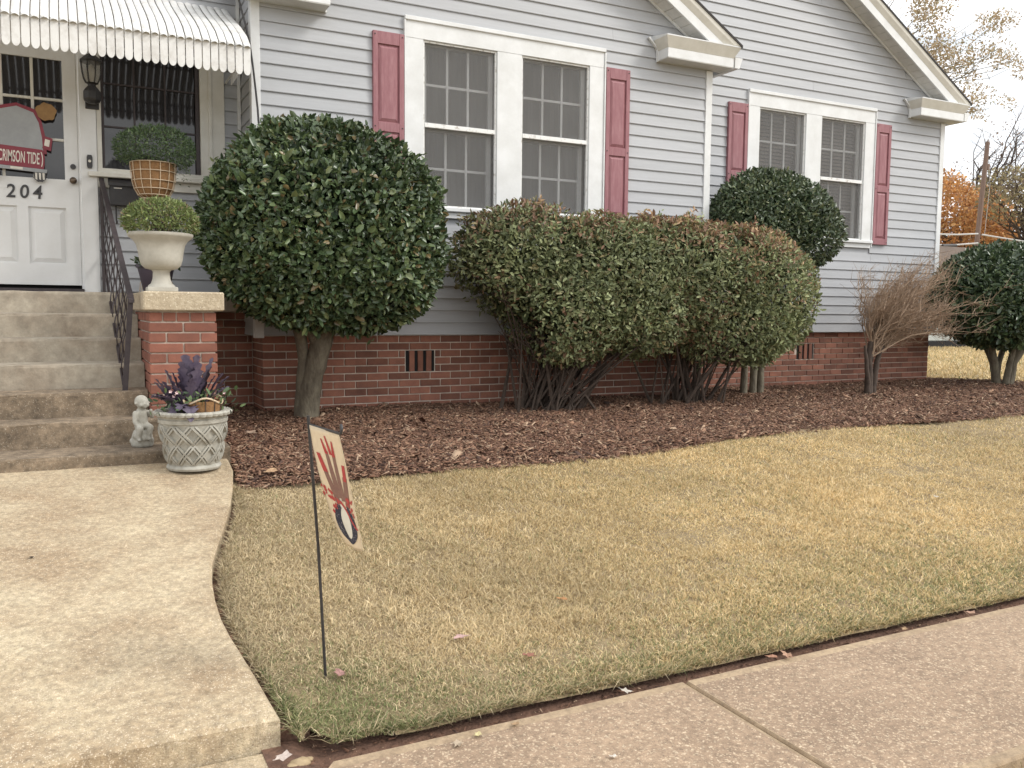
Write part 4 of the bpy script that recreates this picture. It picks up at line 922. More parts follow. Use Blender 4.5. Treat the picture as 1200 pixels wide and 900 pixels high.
# ---- hanging door sign (the mascot is left out; the lettering stays)
sg = thing('door_sign', (-.335, 7.95, 2.36), 'crimson and grey cut out sign with cream lettering hung on the white door', 'sign')
YS = 7.962
MB().extrude_y([(-.565, 2.60), (-.13, 2.575), (-.135, 2.70), (-.16, 2.83), (-.20, 2.915), (-.33, 2.955), (-.46, 2.92), (-.53, 2.82), (-.56, 2.70)], YS - .004, YS + .004).build('back_board', M_CRIMSON, sg)
MB().extrude_y([(-.54, 2.615), (-.155, 2.60), (-.16, 2.70), (-.18, 2.815), (-.215, 2.89), (-.33, 2.93), (-.45, 2.895), (-.51, 2.81), (-.535, 2.70)], YS - .0065, YS - .0042).build('blank_field', M_SIGNGREY, sg)
MB().extrude_y([(-.565, 2.475), (-.155, 2.455), (-.148, 2.49), (-.145, 2.56), (-.16, 2.605), (-.565, 2.63), (-.575, 2.55)], YS - .015, YS - .0068).build('front_panel', M_CRIMSON, sg)
MB().extrude_y([(-.58, 2.448), (-.135, 2.425), (-.132, 2.452), (-.58, 2.474)], YS - .018, YS - .0068).build('lower_strip', M_SIGNGREY, sg)
MB().extrude_y([(-.385, 2.444), (-.30, 2.44), (-.30, 2.459), (-.385, 2.463)], YS - .0195, YS - .0182).build('tag_plate', M_SIGNCREAM, sg)
MB().extrude_y([(-.177 + .013 * math.cos(t), 2.53 + .055 * math.sin(t)) for t in np.linspace(-1.3, 1.3, 9)] + [(-.171 + .013 * math.cos(t), 2.53 + .06 * math.sin(t)) for t in np.linspace(1.3, -1.3, 9)][::1], YS - .0165, YS - .0152).build('end_stripe', M_SIGNCREAM, sg)
me = text_mesh('lettering', 'CRIMSON TIDE', .125, M_SIGNCREAM, .0008, .0014, .335); o = link_mesh('lettering', me, (-.325, YS - .0162, 2.497), sg); o.rotation_euler = (0, .045, 0)
for xw in (-.505, -.185):
    MB().extrude_y([(xw - .045, 2.44), (xw - .038, 2.375), (xw - .015, 2.355), (xw + .02, 2.355), (xw + .042, 2.375), (xw + .047, 2.432)], YS - .012, YS - .0068).build('foot', M_BLACK, sg)
    for dx in (-.024, .002, .027): MB().extrude_y([(xw + dx - .008, 2.425), (xw + dx - .006, 2.375), (xw + dx + .006, 2.37), (xw + dx + .008, 2.423)], YS - .0138, YS - .0122).build('foot_stripe', M_SIGNCREAM, sg)
MB().extrude_y([(-.125 + .072 * math.cos(t) * (1 + .10 * math.sin(5 * t)), 2.905 + .068 * math.sin(t) * (1 + .08 * math.cos(7 * t))) for t in np.linspace(0, 2 * PI, 26)[:-1]], YS - .011, YS - .0068).build('brown_patch', M_SIGNBROWN, sg)
MB().extrude_y([(-.16, 2.62), (-.10, 2.60), (-.085, 2.70), (-.145, 2.715)], YS - .009, YS - .0068).build('side_tab', M_CRIMSON, sg)
MB().extrude_y([(-.147, 2.642), (-.113, 2.632), (-.104, 2.685), (-.138, 2.693)], YS - .0105, YS - .0092).build('tab_inset', M_SIGNCREAM, sg)

# ================================================================ PLANTERS AND ORNAMENTS
def dome_plant(parent, c, rx, rz, n, L, W, cols, wts, rng, name='foliage', low=-.35):
    P, Nn = crown_points([((c[0], c[1], c[2]), (rx, rx, rz))], n, rng, depth=.10, bumpy=.05, seed=int(rng.integers(99)), freq=18, bottom=lambda p, r_: p[:, 2] > c[2] + rz * low)
    return crown(name, parent, P, Nn, L, W, pal(n, cols, wts, rng, .3), M_LEAFM, rng, spread=.6)
UR = (.540, 6.17)
urn = thing('urn_planter', (UR[0], UR[1], 1.471), 'cream pedestal urn planted with a clipped dome, on the brick cheek wall', 'planter')
MB().cbox(UR[0] - .092, UR[0] + .092, UR[1] - .092, UR[1] + .092, 1.4715, 1.502, .004).lathe([(.085, 1.502), (.082, 1.512), (.066, 1.525), (.055, 1.555), (.052, 1.60), (.06, 1.612)], (UR[0], UR[1], 0), 32).build('pedestal', M_URN, urn, True)
MB().lathe([(.06, 1.6125), (.10, 1.622), (.122, 1.645), (.133, 1.68), (.14, 1.73), (.15, 1.775), (.17, 1.805), (.196, 1.825), (.202, 1.834), (.202, 1.848), (.19, 1.851), (.17, 1.83), (.02, 1.82)], (UR[0], UR[1], 0), 40).build('bowl', M_URN, urn, True)
r = np.random.default_rng(21)
dome_plant(urn, (UR[0] + .005, UR[1], 1.92), .228, .158, 5200, .022, .007, [(.20, .25, .085), (.14, .19, .06), (.27, .30, .12), (.23, .18, .10)], [.4, .3, .2, .1], r)
m = MB()
for i in range(60):
    a = r.uniform(0, 2 * PI); rr = r.uniform(.02, .2); m.tube([(UR[0], UR[1], 1.81), (UR[0] + rr * math.cos(a) * .6, UR[1] + rr * math.sin(a) * .6, 1.90), (UR[0] + rr * math.cos(a), UR[1] + rr * math.sin(a), 1.96 + .08 * r.uniform())], .002, 3)
m.build('stems', M_BARK2, urn)

BX, BY = .60, 7.30
stand = thing('plant_stand', (BX, BY, 1.482), 'thin wire plant stand on the porch behind the urn', 'plant stand')
for k in range(4):
    a = PI / 4 + k * PI / 2; MB().tube([(BX + .16 * math.cos(a), BY + .16 * math.sin(a), 1.484), (BX + .15 * math.cos(a), BY + .15 * math.sin(a), 1.56), (BX + .03 * math.cos(a), BY + .03 * math.sin(a), 1.66), (BX + .02 * math.cos(a), BY + .02 * math.sin(a), 2.15), (BX + .09 * math.cos(a), BY + .09 * math.sin(a), 2.195)], .004, 6).build('leg', M_WIRE, stand)
MB().tube([(BX + .10 * math.cos(t), BY + .10 * math.sin(t), 2.196) for t in np.linspace(0, 2 * PI, 21)], .004, 6).build('ring', M_WIRE, stand)
bk = thing('wire_basket_planter', (BX, BY, 2.2), 'wire basket with coir liner and round clipped plant above the urn', 'planter')
bprof = [(.085, 2.205), (.115, 2.225), (.14, 2.27), (.155, 2.33), (.162, 2.40), (.166, 2.465)]
MB().lathe([(.02, 2.207)] + [(r_ - .006, z) for r_, z in bprof] + [(.14, 2.455), (.02, 2.45)], (BX, BY, 0), 28).build('liner', M_COIR, bk, True)
for r_, z in bprof[1:]: MB().tube([(BX + r_ * math.cos(t), BY + r_ * math.sin(t), z) for t in np.linspace(0, 2 * PI, 29)], .0035, 5).build('hoop', M_WIRE, bk)
for k in range(14):
    a = 2 * PI * k / 14; MB().tube([(BX + .001, BY, 2.2045)] * 0 + [(BX + r_ * math.cos(a), BY + r_ * math.sin(a), z) for r_, z in [(.03, 2.203)] + bprof], .003, 5).build('wire', M_WIRE, bk)
r = np.random.default_rng(22)
dome_plant(bk, (BX + .015, BY, 2.57), .29, .178, 6500, .020, .0055, [(.07, .115, .045), (.05, .085, .032), (.11, .15, .06)], [.5, .3, .2], r, low=-.55)
r2_ = np.random.default_rng(23); P = np.stack([BX + .19 + r2_.uniform(-.07, .07, 160), BY - .05 + r2_.uniform(-.1, .1, 160), 2.47 - r2_.exponential(.04, 160)], -1)
crown('trailing_foliage', bk, P, np.tile([0.4, -.4, -.6], (160, 1)), .02, .007, pal(160, [(.07, .10, .04)], [1], r2_, .3), M_LEAFM, r2_)
pot = thing('plum_pot', (BX, BY - .02, 1.485), 'dark plum flower pot half hidden behind the urn', 'flower pot')
pot.location.y = 7.05; ORG[pot.name] = Vector((BX - .0, 7.05, 1.485)); pot.location.x = BX - .01
MB().lathe([(.085, 1.486), (.09, 1.49), (.128, 1.66), (.14, 1.665), (.14, 1.69), (.125, 1.69), (.11, 1.65), (.02, 1.645)], (BX - .01, 7.05, 0), 28).build('pot_body', M_PLUM, pot, True)
r = np.random.default_rng(24); dome_plant(pot, (BX - .01, 7.05, 1.70), .155, .07, 240, .035, .014, [(.05, .08, .035), (.08, .11, .045)], [.6, .4], r)

PLX, PLY = .628, 5.40; PZ = walkZ(PLX, PLY) + .001
pl = thing('basket_weave_planter', (PLX, PLY, PZ), 'round cast stone pot with basket weave relief at the foot of the steps', 'planter')
PH = .345; R0, R1 = .142, .198
MB().lathe([(.13, 0), (R0 + .006, .002), (R0 + .012, .014), (R0 + .008, .026), (R0, .032), (R1 - .012, PH - .07), (R1 - .004, PH - .066), (R1 - .002, PH - .045), (R1 - .010, PH - .042), (R1 - .006, PH - .03), (R1 + .004, PH - .026), (R1 + .004, PH - .006), (R1 - .004, PH), (R1 - .03, PH), (R1 - .035, PH - .05), (.02, PH - .055)], (PLX, PLY, PZ), 48).build('pot_body', M_STONE, pl, True)
m = MB(); n = 150                                    # rope rim
pts = [(PLX + (R1 + .006 + .0035 * math.sin(t * 34)) * math.cos(t), PLY + (R1 + .006 + .0035 * math.sin(t * 34)) * math.sin(t), PZ + PH - .012) for t in np.linspace(0, 2 * PI, 200)]
m.tube(pts, [.014 + .0025 * math.sin(t * 34) for t in np.linspace(0, 2 * PI, 200)], 7).build('rope_rim', M_STONE, pl, True)
def potp(a, t, off): rr = R0 + (R1 - .012 - R0) * t + off; return (PLX + rr * math.cos(a), PLY + rr * math.sin(a), PZ + .032 + t * (PH - .104))
NA = 11
for fam in (1, -1):                                  # diagonal straps laid in pairs
    for i in range(NA):
        a0 = 2 * PI * i / NA
        for seg in range(2):
            t0, t1 = (.02, .52) if seg == 0 else (.50, .98)
            if (seg == 0) == (fam == 1): t0 += .0; off = .017
            else: off = .013
            q = MB()
            for dw in (-.042, .042):
                K = 7; w = .050; vs = []
                for k in range(K + 1):
                    t = t0 + (t1 - t0) * k / K; ac = a0 + fam * (t - .5) * 1.15 + dw * 1.5
                    lift = off * (1 - .75 * abs(2 * k / K - 1) ** 3)
                    for dd, o in ((-w, -.002), (-w * .7, lift), (w * .7, lift), (w, -.002)): vs.append(potp(ac + dd, t, o))
                fs = []
                for k in range(K):
                    for j in range(3): fs.append((k * 4 + j, k * 4 + j + 1, k * 4 + j + 5, k * 4 + j + 4))
                fs += [(0, 1, 2, 3), (K * 4 + 3, K * 4 + 2, K * 4 + 1, K * 4)]
                q.add(vs, fs)
            q.build('woven_strap', M_STONE, pl, True)
# what grows in it
inn = MB().lathe([(.02, .30), (.085, .30), (.098, .34), (.105, .405), (.097, .405), (.085, .38), (.02, .375)], (PLX + .05, PLY - .06, PZ), 24).build('coir_basket', M_COIR, pl, True)
for k in range(12): a = 2 * PI * k / 12; MB().tube([(PLX + .05 + r_ * math.cos(a), PLY - .06 + r_ * math.sin(a), PZ + z) for r_, z in ((.088, .31), (.101, .345), (.108, .408))], .003, 4).build('basket_wire', M_BARK2, inn)
MB().tube([(PLX + .05 + .108 * math.cos(t), PLY - .06 + .108 * math.sin(t), PZ + .408 + .018 * math.sin(3 * t)) for t in np.linspace(0, 2 * PI, 30)], .0055, 6).build('basket_rim', M_WIRE, inn)
MB().lathe([(.02, .318), (R1 - .037, .312)], (PLX, PLY, PZ), 30).build('soil', M_DIRT, pl)
def kale_leaf(base, tip, w, rng, sag):
    base, tip = Vector(base), Vector(tip); mid = (base + tip) / 2 + Vector((0, 0, sag)); C = bez(base, mid, tip, 12); m = MB(); side = (tip - base).cross(Vector((0, 0, 1)))
    if side.length < .02: side = Vector((1, 0, 0))
    side.normalize(); vs = []
    for i, p in enumerate(C):
        t = i / 12; ww = w * max(0.0, math.sin(PI * min(1, (t * .95 + .02))) ** .6) * (.5 if t < .25 else 1.0) * (1 + .38 * (1 if i % 2 else -1)); lift = Vector((0, 0, ww * .35))
        vs += [tuple(p - side * ww + lift), tuple(p), tuple(p + side * ww + lift)]
    m.add(vs, [f for i in range(12) for f in ((i * 3, i * 3 + 1, i * 3 + 4, i * 3 + 3), (i * 3 + 1, i * 3 + 2, i * 3 + 5, i * 3 + 4))]); return m
M_KALE = mat('purple_kale', (.062, .046, .078), (.12, .095, .135), rough=.5, scale=30, trans=.15)
rr_ = random.Random(4)
spec = [(-.20, -.05, .22, .03), (-.13, .02, .30, .05), (-.06, .0, .36, .05), (.0, .03, .39, .04), (.05, -.02, .36, .04), (.10, .04, .33, .05), (.15, .0, .28, .05), (.20, -.02, .20, .06), (-.24, -.02, .12, .06), (-.19, -.1, .10, .05),
        (-.10, -.18, .02, .10), (-.06, -.22, -.06, .14), (-.16, -.15, -.02, .09), (.02, .1, .30, .04), (-.02, -.08, .26, .05), (.08, -.06, .24, .05), (-.09, -.1, .20, .05), (.22, .05, .16, .06)]
spec = [(dx + rr_.uniform(-.03, .03), dy + rr_.uniform(-.04, .04), dz * rr_.uniform(.75, 1.05), sag) for dx, dy, dz, sag in spec + spec[:10] + spec[:10]]
for dx, dy, dz, sag in spec:
    kale_leaf((PLX - .01 + dx * .3, PLY + .01 + dy * .3, PZ + PH - .03), (PLX + dx, PLY + dy, PZ + PH + dz * .92), .034 * rr_.uniform(.8, 1.25), rr_, sag).build('kale_leaf', M_KALE, pl)
r = np.random.default_rng(31); n = 260
P = np.stack([PLX + r.normal(0, .11, n), PLY + r.normal(-.02, .08, n), PZ + PH + r.uniform(-.02, .11, n)], -1)
crown('green_foliage', pl, P, unit(P - np.array([PLX, PLY, PZ + .25])), .034, .014, pal(n, [(.09, .14, .06), (.14, .20, .08), (.06, .09, .05)], [1, 1, 1], r, .3), M_LEAFM, r)
M_PETAL = mat('pink_petal', (.75, .48, .52), (.78, .66, .62), rough=.6, scale=60)
for dx, dy, dz in ((-.13, -.08, .12), (-.10, -.12, .115), (-.15, -.06, .085), (-.11, -.05, .09), (.17, -.04, .10)):
    m = MB(); c = (PLX + dx, PLY + dy, PZ + PH + dz)
    for k in range(5):
        a = 2 * PI * k / 5 + dx * 9; m.add([c, (c[0] + .008 * math.cos(a - .5), c[1] - .006, c[2] + .008 * math.sin(a - .5)), (c[0] + .011 * math.cos(a), c[1] - .009, c[2] + .011 * math.sin(a)), (c[0] + .008 * math.cos(a + .5), c[1] - .006, c[2] + .008 * math.sin(a + .5))], [(0, 1, 2, 3)])
    m.build('flower', M_PETAL, pl)

# ---- little stone cherub, remeshed into one skin
def remesh(mb, name, m, voxel, smooth=2):
    me = mb.mesh(name, m); tmp = bpy.data.objects.new(name, me); col.objects.link(tmp)
    md = tmp.modifiers.new('r', 'REMESH'); md.mode = 'VOXEL'; md.voxel_size = voxel
    sm = tmp.modifiers.new('s', 'SMOOTH'); sm.iterations = smooth; sm.factor = .5
    dg = bpy.context.evaluated_depsgraph_get(); out = bpy.data.meshes.new_from_object(tmp.evaluated_get(dg)); bpy.data.objects.remove(tmp)
    out.shade_smooth(); return out
q = MB(); S = .99
def lim(a, b, r0, r1): q.tube([a, ((a[0] + b[0]) / 2, (a[1] + b[1]) / 2, (a[2] + b[2]) / 2), b], [r0, (r0 + r1) / 2, r1], 10); q.ball(a, r0, 10, 7); q.ball(b, r1, 10, 7)
q.lathe([(.060, 0), (.066, .012), (.064, .04), (.058, .075), (.048, .10), (.01, .108)], (0, 0, 0), 18)
for a in range(7): q.ball((.052 * math.cos(a * .9), .052 * math.sin(a * .9), .03 + .05 * ((a * 37) % 10) / 10), .022, 8, 6)
q.ball((0, .005, .125), .043, 12, 8, (1, .9, .8)); lim((0, .006, .135), (0, .004, .205), .040, .036)          # hips, torso
q.ball((0, .0, .225), .026, 10, 7); q.ball((.004, -.004, .268), .037, 14, 10, (1, 1, 1.05))                   # neck, head
q.ball((.004, .010, .276), .040, 14, 10); q.ball((.004, -.040, .262), .008, 8, 6); q.ball((.004, -.034, .246), .012, 8, 6)
q.ball((-.014, -.030, .256), .014, 8, 6); q.ball((.022, -.030, .256), .014, 8, 6); q.ball((-.034, .0, .266), .010, 8, 6); q.ball((.042, .0, .266), .010, 8, 6)
lim((-.038, .0, .205), (-.050, -.018, .155), .018, .014); lim((-.050, -.018, .155), (-.036, -.045, .118), .014, .010)
lim((.038, .0, .205), (.056, -.018, .185), .018, .014); lim((.056, -.018, .185), (.040, -.038, .222), .014, .011)
lim((-.022, -.01, .125), (-.036, -.055, .115), .026, .020); lim((-.036, -.055, .115), (-.046, -.05, .055), .020, .013); q.ball((-.046, -.062, .048), .014, 8, 6, (.8, 1.4, .7))
lim((.022, -.01, .125), (.026, -.058, .12), .026, .020); lim((.026, -.058, .12), (.012, -.062, .06), .020, .013); q.ball((.010, -.072, .052), .014, 8, 6, (.8, 1.4, .7))
me = remesh(q, 'cherub_statue', M_STONE, .0045, 2)
st = link_mesh('cherub_statue', me, (.372, 5.76, .517), None); st.rotation_euler = (0, 0, .35)
meta(st, 'small weathered stone cherub seated on a rock on the bottom step', 'statue')
MB().cbox(.352, .382, 5.99, 6.02, .675, .712, .003).build('stone_block', M_STONE, None); meta(col.objects[-1], 'small pale block on the step behind the stone cherub', 'block')

# ---- garden flag on its stand
FX, FY = float(pxY(382, 787, 2.93)[0]), 2.93
fz = float(G(FX, FY))
fs_ = thing('flag_stand', (FX, FY, fz), 'thin black metal garden flag stand pushed into the lawn', 'flag stand')
top = Vector(pxY(361, 487, 2.90)); a1 = Vector(pxY(363, 497.5, 2.90)); a2 = Vector(pxY(397, 508, 2.62))
MB().tube([(FX, FY, fz - .04), Vector((FX, FY, fz)).lerp(top, .5) + Vector((.004, 0, 0)), top], .0052, 8).build('pole', M_BLACK, fs_, True)
hk = [a1, a1.lerp(a2, .5), a2] + [a2 + Vector((.001 * k, -.003, .0)) + Vector((.0, -.012 * math.sin(k * .75), .014 - .014 * math.cos(k * .75))) + Vector((0, -.01, 0)) for k in range(1, 8)]
MB().tube(hk, .0042, 8).build('arm', M_BLACK, fs_, True)
u_ = (a2 - a1) * .93
left = [(362.5, 498), (367, 522), (374, 552), (382, 580), (390, 606), (398, 626), (406, 640)]
right = [(396.5, 508.5), (403, 535), (409, 562), (415, 588), (420, 611), (424, 630), (425.5, 646)]
def flagP(u, v):                                    # u along the arm, v down the cloth
    a = v * 6; i = max(0, min(int(a), 5)); t = a - i; L_ = [left[i][k] + (left[i + 1][k] - left[i][k]) * t for k in (0, 1)]; R_ = [right[i][k] + (right[i + 1][k] - right[i][k]) * t for k in (0, 1)]
    p = Vector(pxY(*L_, 2.885)); e = Vector(pxY(*R_, 2.62 + .07 * v))
    n = (e - p).cross(Vector((0, 0, 1))).normalized()
    return p.lerp(e, u) + n * (.0045 * math.sin(u * 5.5 + v * 4) * (.25 + v))
def patch(outline_or_grid, m, name, parent, off):
    q = MB()
    for (ua, va, ub, vb, uc, vc, ud, vd) in outline_or_grid:
        for sgn in (1, -1):
            P4 = []
            for uu, vv in ((ua, va), (ub, vb), (uc, vc), (ud, vd)):
                p = flagP(uu, vv); n = (flagP(uu + .02, vv) - flagP(uu - .02, vv)).cross(flagP(uu, vv + .01) - flagP(uu, vv - .01 if vv > .01 else vv)).normalized(); P4.append(tuple(p + n * off * sgn))
            q.add(P4, [(0, 1, 2, 3)])
    me = q.mesh(name, m); return link_mesh(name, me, (0, 0, 0), parent)
NU, NV = 14, 24; m = MB()
for j in range(NV + 1):
    for i in range(NU + 1): m.v.append(tuple(flagP(i / NU, j / NV)))
for j in range(NV):
    for i in range(NU): a = j * (NU + 1) + i; m.f.append((a, a + 1, a + NU + 2, a + NU + 1))
fl = m.build('garden_flag', M_FLAG, None, True); mo = fl.modifiers.new('t', 'SOLIDIFY'); mo.thickness = .0012; mo.offset = 0
meta(fl, 'cream garden flag printed with red and brown stems, blowing from its stand', 'flag')
def strip(path, w0, w1, n=8):
    out = []
    for (p, q_) in zip(path[:-1], path[1:]):
        for k in range(n):
            t0, t1 = k / n, (k + 1) / n; a = (p[0] + (q_[0] - p[0]) * t0, p[1] + (q_[1] - p[1]) * t0); b = (p[0] + (q_[0] - p[0]) * t1, p[1] + (q_[1] - p[1]) * t1); out.append((a, b))
    N_ = len(out); res = []
    for i, (a, b) in enumerate(out):
        wa = w0 + (w1 - w0) * i / N_; wb = w0 + (w1 - w0) * (i + 1) / N_
        res.append((a[0] - wa, a[1], a[0] + wa, a[1], b[0] + wb, b[1], b[0] - wb, b[1]))
    return res
br = strip([(.44, .17), (.50, .50)], .045, .09) + strip([(.64, .18), (.62, .52)], .045, .08) + strip([(.26, .30), (.42, .55)], .06, .09) + strip([(.86, .33), (.74, .57)], .08, .10)
patch(br, M_FBROWN, 'stem_print', fl, .0013)
rd = strip([(.36, .08), (.44, .19)], .02, .05) + strip([(.50, .05), (.57, .19)], .02, .045) + strip([(.68, .08), (.65, .20)], .02, .045) + strip([(.16, .20), (.28, .32)], .06, .07) + strip([(.90, .24), (.86, .36)], .05, .06)
rs = random.Random(3)
for _ in range(34): cu, cv = rs.choice([(.12, .47), (.22, .49), (.88, .53), (.20, .60), (.30, .54), (.92, .60), (.40, .52), (.80, .52), (.08, .45)]); cu += rs.uniform(-.09, .09); cv += rs.uniform(-.035, .035); s_ = rs.uniform(.025, .05); rd.append((cu - s_, cv, cu, cv + s_ * .45, cu + s_, cv, cu, cv - s_ * .45))
rd += strip([(.46, .52), (.66, .60), (.96, .76)], .05, .03)
patch(rd, M_FRED, 'flower_print', fl, .0019)['kind'] = 'stuff'
ring = []
for k in range(36):
    t0, t1 = 2 * PI * k / 36 - PI / 2, 2 * PI * (k + 1) / 36 - PI / 2
    if -PI / 2 + .35 < t0 + PI < PI * 9: pass
    o0 = (.52 + .42 * math.cos(t0), .735 + .205 * math.sin(t0)); o1 = (.52 + .42 * math.cos(t1), .735 + .205 * math.sin(t1)); i1 = (.52 + .20 * math.cos(t1), .72 + .15 * math.sin(t1)); i0 = (.52 + .20 * math.cos(t0), .72 + .15 * math.sin(t0))
    if .08 < k / 36 < .94: ring.append((*o0, *o1, *i1, *i0))
patch(ring, M_FNAVY, 'ring_print', fl, .0016)
patch([(.52 + .20 * math.cos(t), .72 + .15 * math.sin(t), .52 + .20 * math.cos(t + .25), .72 + .15 * math.sin(t + .25), .52, .72, .52, .7199) for t in np.arange(0, 2 * PI, .25)] + strip([(.46, .42), (.50, .60)], .02, .07), M_FWHITE, 'white_print', fl, .0011)

# ================================================================ SHRUBS
def trunk(parent, pts, rad, m, name='trunk', n=9):
    q = MB(); P = []; Rr = []
    for i in range(len(pts) - 1):
        a, b = Vector(pts[i]), Vector(pts[i + 1])
        for k in range(4):
            t = k / 4; P.append(a.lerp(b, t) + Vector((random.uniform(-.004, .004), random.uniform(-.004, .004), 0)) * (1 if i + k else 0)); Rr.append((rad[i] + (rad[i + 1] - rad[i]) * t) * random.uniform(.94, 1.06))
    P.append(Vector(pts[-1])); Rr.append(rad[-1]); q.tube(P, Rr, n); return q.build(name, m, parent, True)
# 1: big clipped holly ball by the steps
B1 = thing('round_shrub', (1.72, 7.12, .45), 'large dark green clipped ball shrub on a thick grey trunk beside the steps', 'shrub')
r = np.random.default_rng(41); c1 = np.array([1.80, 6.82, 2.03])
blobs = [(c1, (.955, .66, .795)), (c1 + [.28, -.03, -.22], (.68, .60, .62)), (c1 + [-.2, 0, -.22], (.66, .60, .62))]
P, Nn = crown_points(blobs, 30000, r, depth=.075, bumpy=.055, seed=3, freq=7, bottom=lambda p, q: p[:, 2] > 1.16 + .05 * wob(p, 7, 9))
shade_c = pal(len(P), [(.070, .105, .050), (.052, .08, .040), (.105, .145, .065), (.15, .18, .085), (.17, .13, .065)], [.40, .27, .19, .10, .04], r)
shade_c *= (1 + .22 * wob(P, 4, 5))[:, None]
shade_c *= np.where(wob(P, 2.6, 91) > .5, 1.25, 1.0)[:, None]
crown('foliage', B1, P, Nn, .052, .027, shade_c, M_LEAF, r, spread=.75, updir=.2, fold=.30)
shoots(B1, P, Nn, shade_c, 260, .045, .023, M_LEAF, r, .05)
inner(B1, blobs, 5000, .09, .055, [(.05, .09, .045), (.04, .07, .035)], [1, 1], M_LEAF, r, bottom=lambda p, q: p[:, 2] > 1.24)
trunk(B1, [(1.70, 7.13, .40), (1.725, 7.10, .62), (1.755, 7.04, .85), (1.80, 6.98, 1.10), (1.86, 6.9, 1.4)], [.105, .085, .083, .092, .06], M_BARK)
trunk(B1, [(1.66, 7.14, .42), (1.665, 7.12, .70), (1.68, 7.06, .95), (1.63, 6.98, 1.2), (1.5, 6.9, 1.5)], [.05, .045, .046, .05, .03], M_BARK, 'stem')
for (x, y, z), rr0 in (((2.15, 6.8, 1.55), .045), ((1.4, 6.6, 1.6), .04), ((1.9, 6.45, 1.6), .04), ((1.75, 7.2, 1.7), .04), ((2.35, 6.9, 1.75), .03)):
    trunk(B1, [(1.78, 7.0, 1.05), ((1.78 + x) / 2, (7 + y) / 2, z - .22), (x, y, z + .2)], [rr0, rr0 * .8, rr0 * .35], M_BARK, 'branch', 7)
# 2: loose bronze-topped hedge of two plants
def hedge_col(P, r, zt, warm):
    n = len(P); g = pal(n, [(.20, .225, .105), (.14, .165, .08), (.30, .33, .17), (.25, .23, .125)], [.38, .25, .24, .13], r, .35)
    b = pal(n, [(.30, .18, .115), (.38, .255, .15), (.24, .145, .095), (.34, .28, .135)], [.35, .25, .2, .2], r, .25)
    f = np.clip((P[:, 2] - zt + .28) / .40, 0, 1) * .72 + warm + .18 * wob(P, 4.5, 61)
    k = r.uniform(0, 1, n) < f; g[k] = b[k]; return g * (1 + .22 * wob(P, 3.5, 62))[:, None]
def hedge(label, base, blobs, n, seed, zt, low, warm, stems, gap):
    o = thing('hedge_shrub', base, label, 'shrub', 'loose hedge shrubs under the windows'); r = np.random.default_rng(seed)
    P, Nn = crown_points(blobs, n, r, depth=.12, bumpy=.06, seed=seed, freq=9, gap=gap, bottom=low)
    hc = hedge_col(P, r, zt, warm); crown('foliage', o, P, Nn, .044, .0185, hc, M_LEAFM, r, spread=.8, updir=.25, droop=.12); shoots(o, P, Nn, hc, 380, .038, .016, M_LEAFM, r, .065)
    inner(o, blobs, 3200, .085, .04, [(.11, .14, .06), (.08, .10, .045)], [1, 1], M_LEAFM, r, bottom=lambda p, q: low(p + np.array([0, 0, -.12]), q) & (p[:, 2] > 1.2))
    C = np.array([b[0] for b in blobs]); Rr = np.array([b[1] for b in blobs]); rs = random.Random(seed); q = MB(); tw = MB()
    for i in range(stems):
        k = rs.randrange(len(blobs)); a = rs.uniform(0, 2 * PI); e = rs.uniform(.3, .95)
        tip = Vector(C[k]) + Vector((Rr[k][0] * e * math.cos(a), Rr[k][1] * e * math.sin(a), rs.uniform(-.35, .45) * Rr[k][2]))
        st_ = Vector(base) + Vector((rs.gauss(0, .19), rs.gauss(0, .09), -.04)); mid = st_.lerp(tip, .45) + Vector((rs.gauss(0, .05), rs.gauss(0, .05), .10 * rs.random()))
        rr0 = rs.uniform(.008, .022); pts = bez(st_, mid, tip, 7); q.tube(pts, [rr0 * (1 - .75 * t / 7) for t in range(8)], 5)
        for _ in range(3):
            p = pts[rs.randrange(3, 7)]; e2 = p + Vector((rs.gauss(0, .12), rs.gauss(0, .12), rs.uniform(.04, .22))); tw.tube([p, p.lerp(e2, .5) + Vector((rs.gauss(0, .02), rs.gauss(0, .02), 0)), e2], [.005, .004, .002], 4)
    q.build('stems', M_BARK2, o, True)['kind'] = 'stuff'; tw.build('twigs', M_BARK2, o)['kind'] = 'stuff'
    return o
lowA = lambda p, r_: p[:, 2] > .90 + .20 * np.clip((p[:, 0] - 4.6) / .7, 0, 1) + .72 * np.clip((3.85 - p[:, 0]) / .8, 0, 1.1) + .16 * wob(p, 5, 15) + r_.exponential(.12, len(p)) * (p[:, 0] < 3.7) + r_.exponential(.07, len(p)) - .10
hedge('loose bronze topped hedge shrub under the near windows, on a thick fan of bare stems', (3.92, 7.0, .45), [((3.72, 6.93, 1.78), (.84, .50, .55)), ((4.35, 6.86, 1.62), (.85, .58, .64)), ((3.95, 6.80, 1.40), (.62, .50, .52)), ((4.75, 6.80, 1.42), (.60, .48, .50))], 31000, 51, 2.22, lowA, .06, 70, (6.5, .50))
lowB = lambda p, r_: p[:, 2] > .84 + .10 * np.abs((p[:, 0] - 5.9) / .9) + .16 * wob(p, 5, 16) + r_.exponential(.06, len(p)) - .08
hedge('loose hedge shrub with bronze top reaching the wing corner, beside the taller ball shrub', (5.45, 6.98, .45), [((5.00, 6.86, 1.72), (.62, .52, .56)), ((5.40, 6.88, 1.66), (.86, .58, .62)), ((5.78, 6.87, 1.70), (.62, .54, .57)), ((6.10, 6.86, 1.54), (.86, .56, .70)), ((5.9, 6.80, 1.25), (.75, .48, .45))], 34000, 52, 2.10, lowB, .10, 44, (6.5, .55))
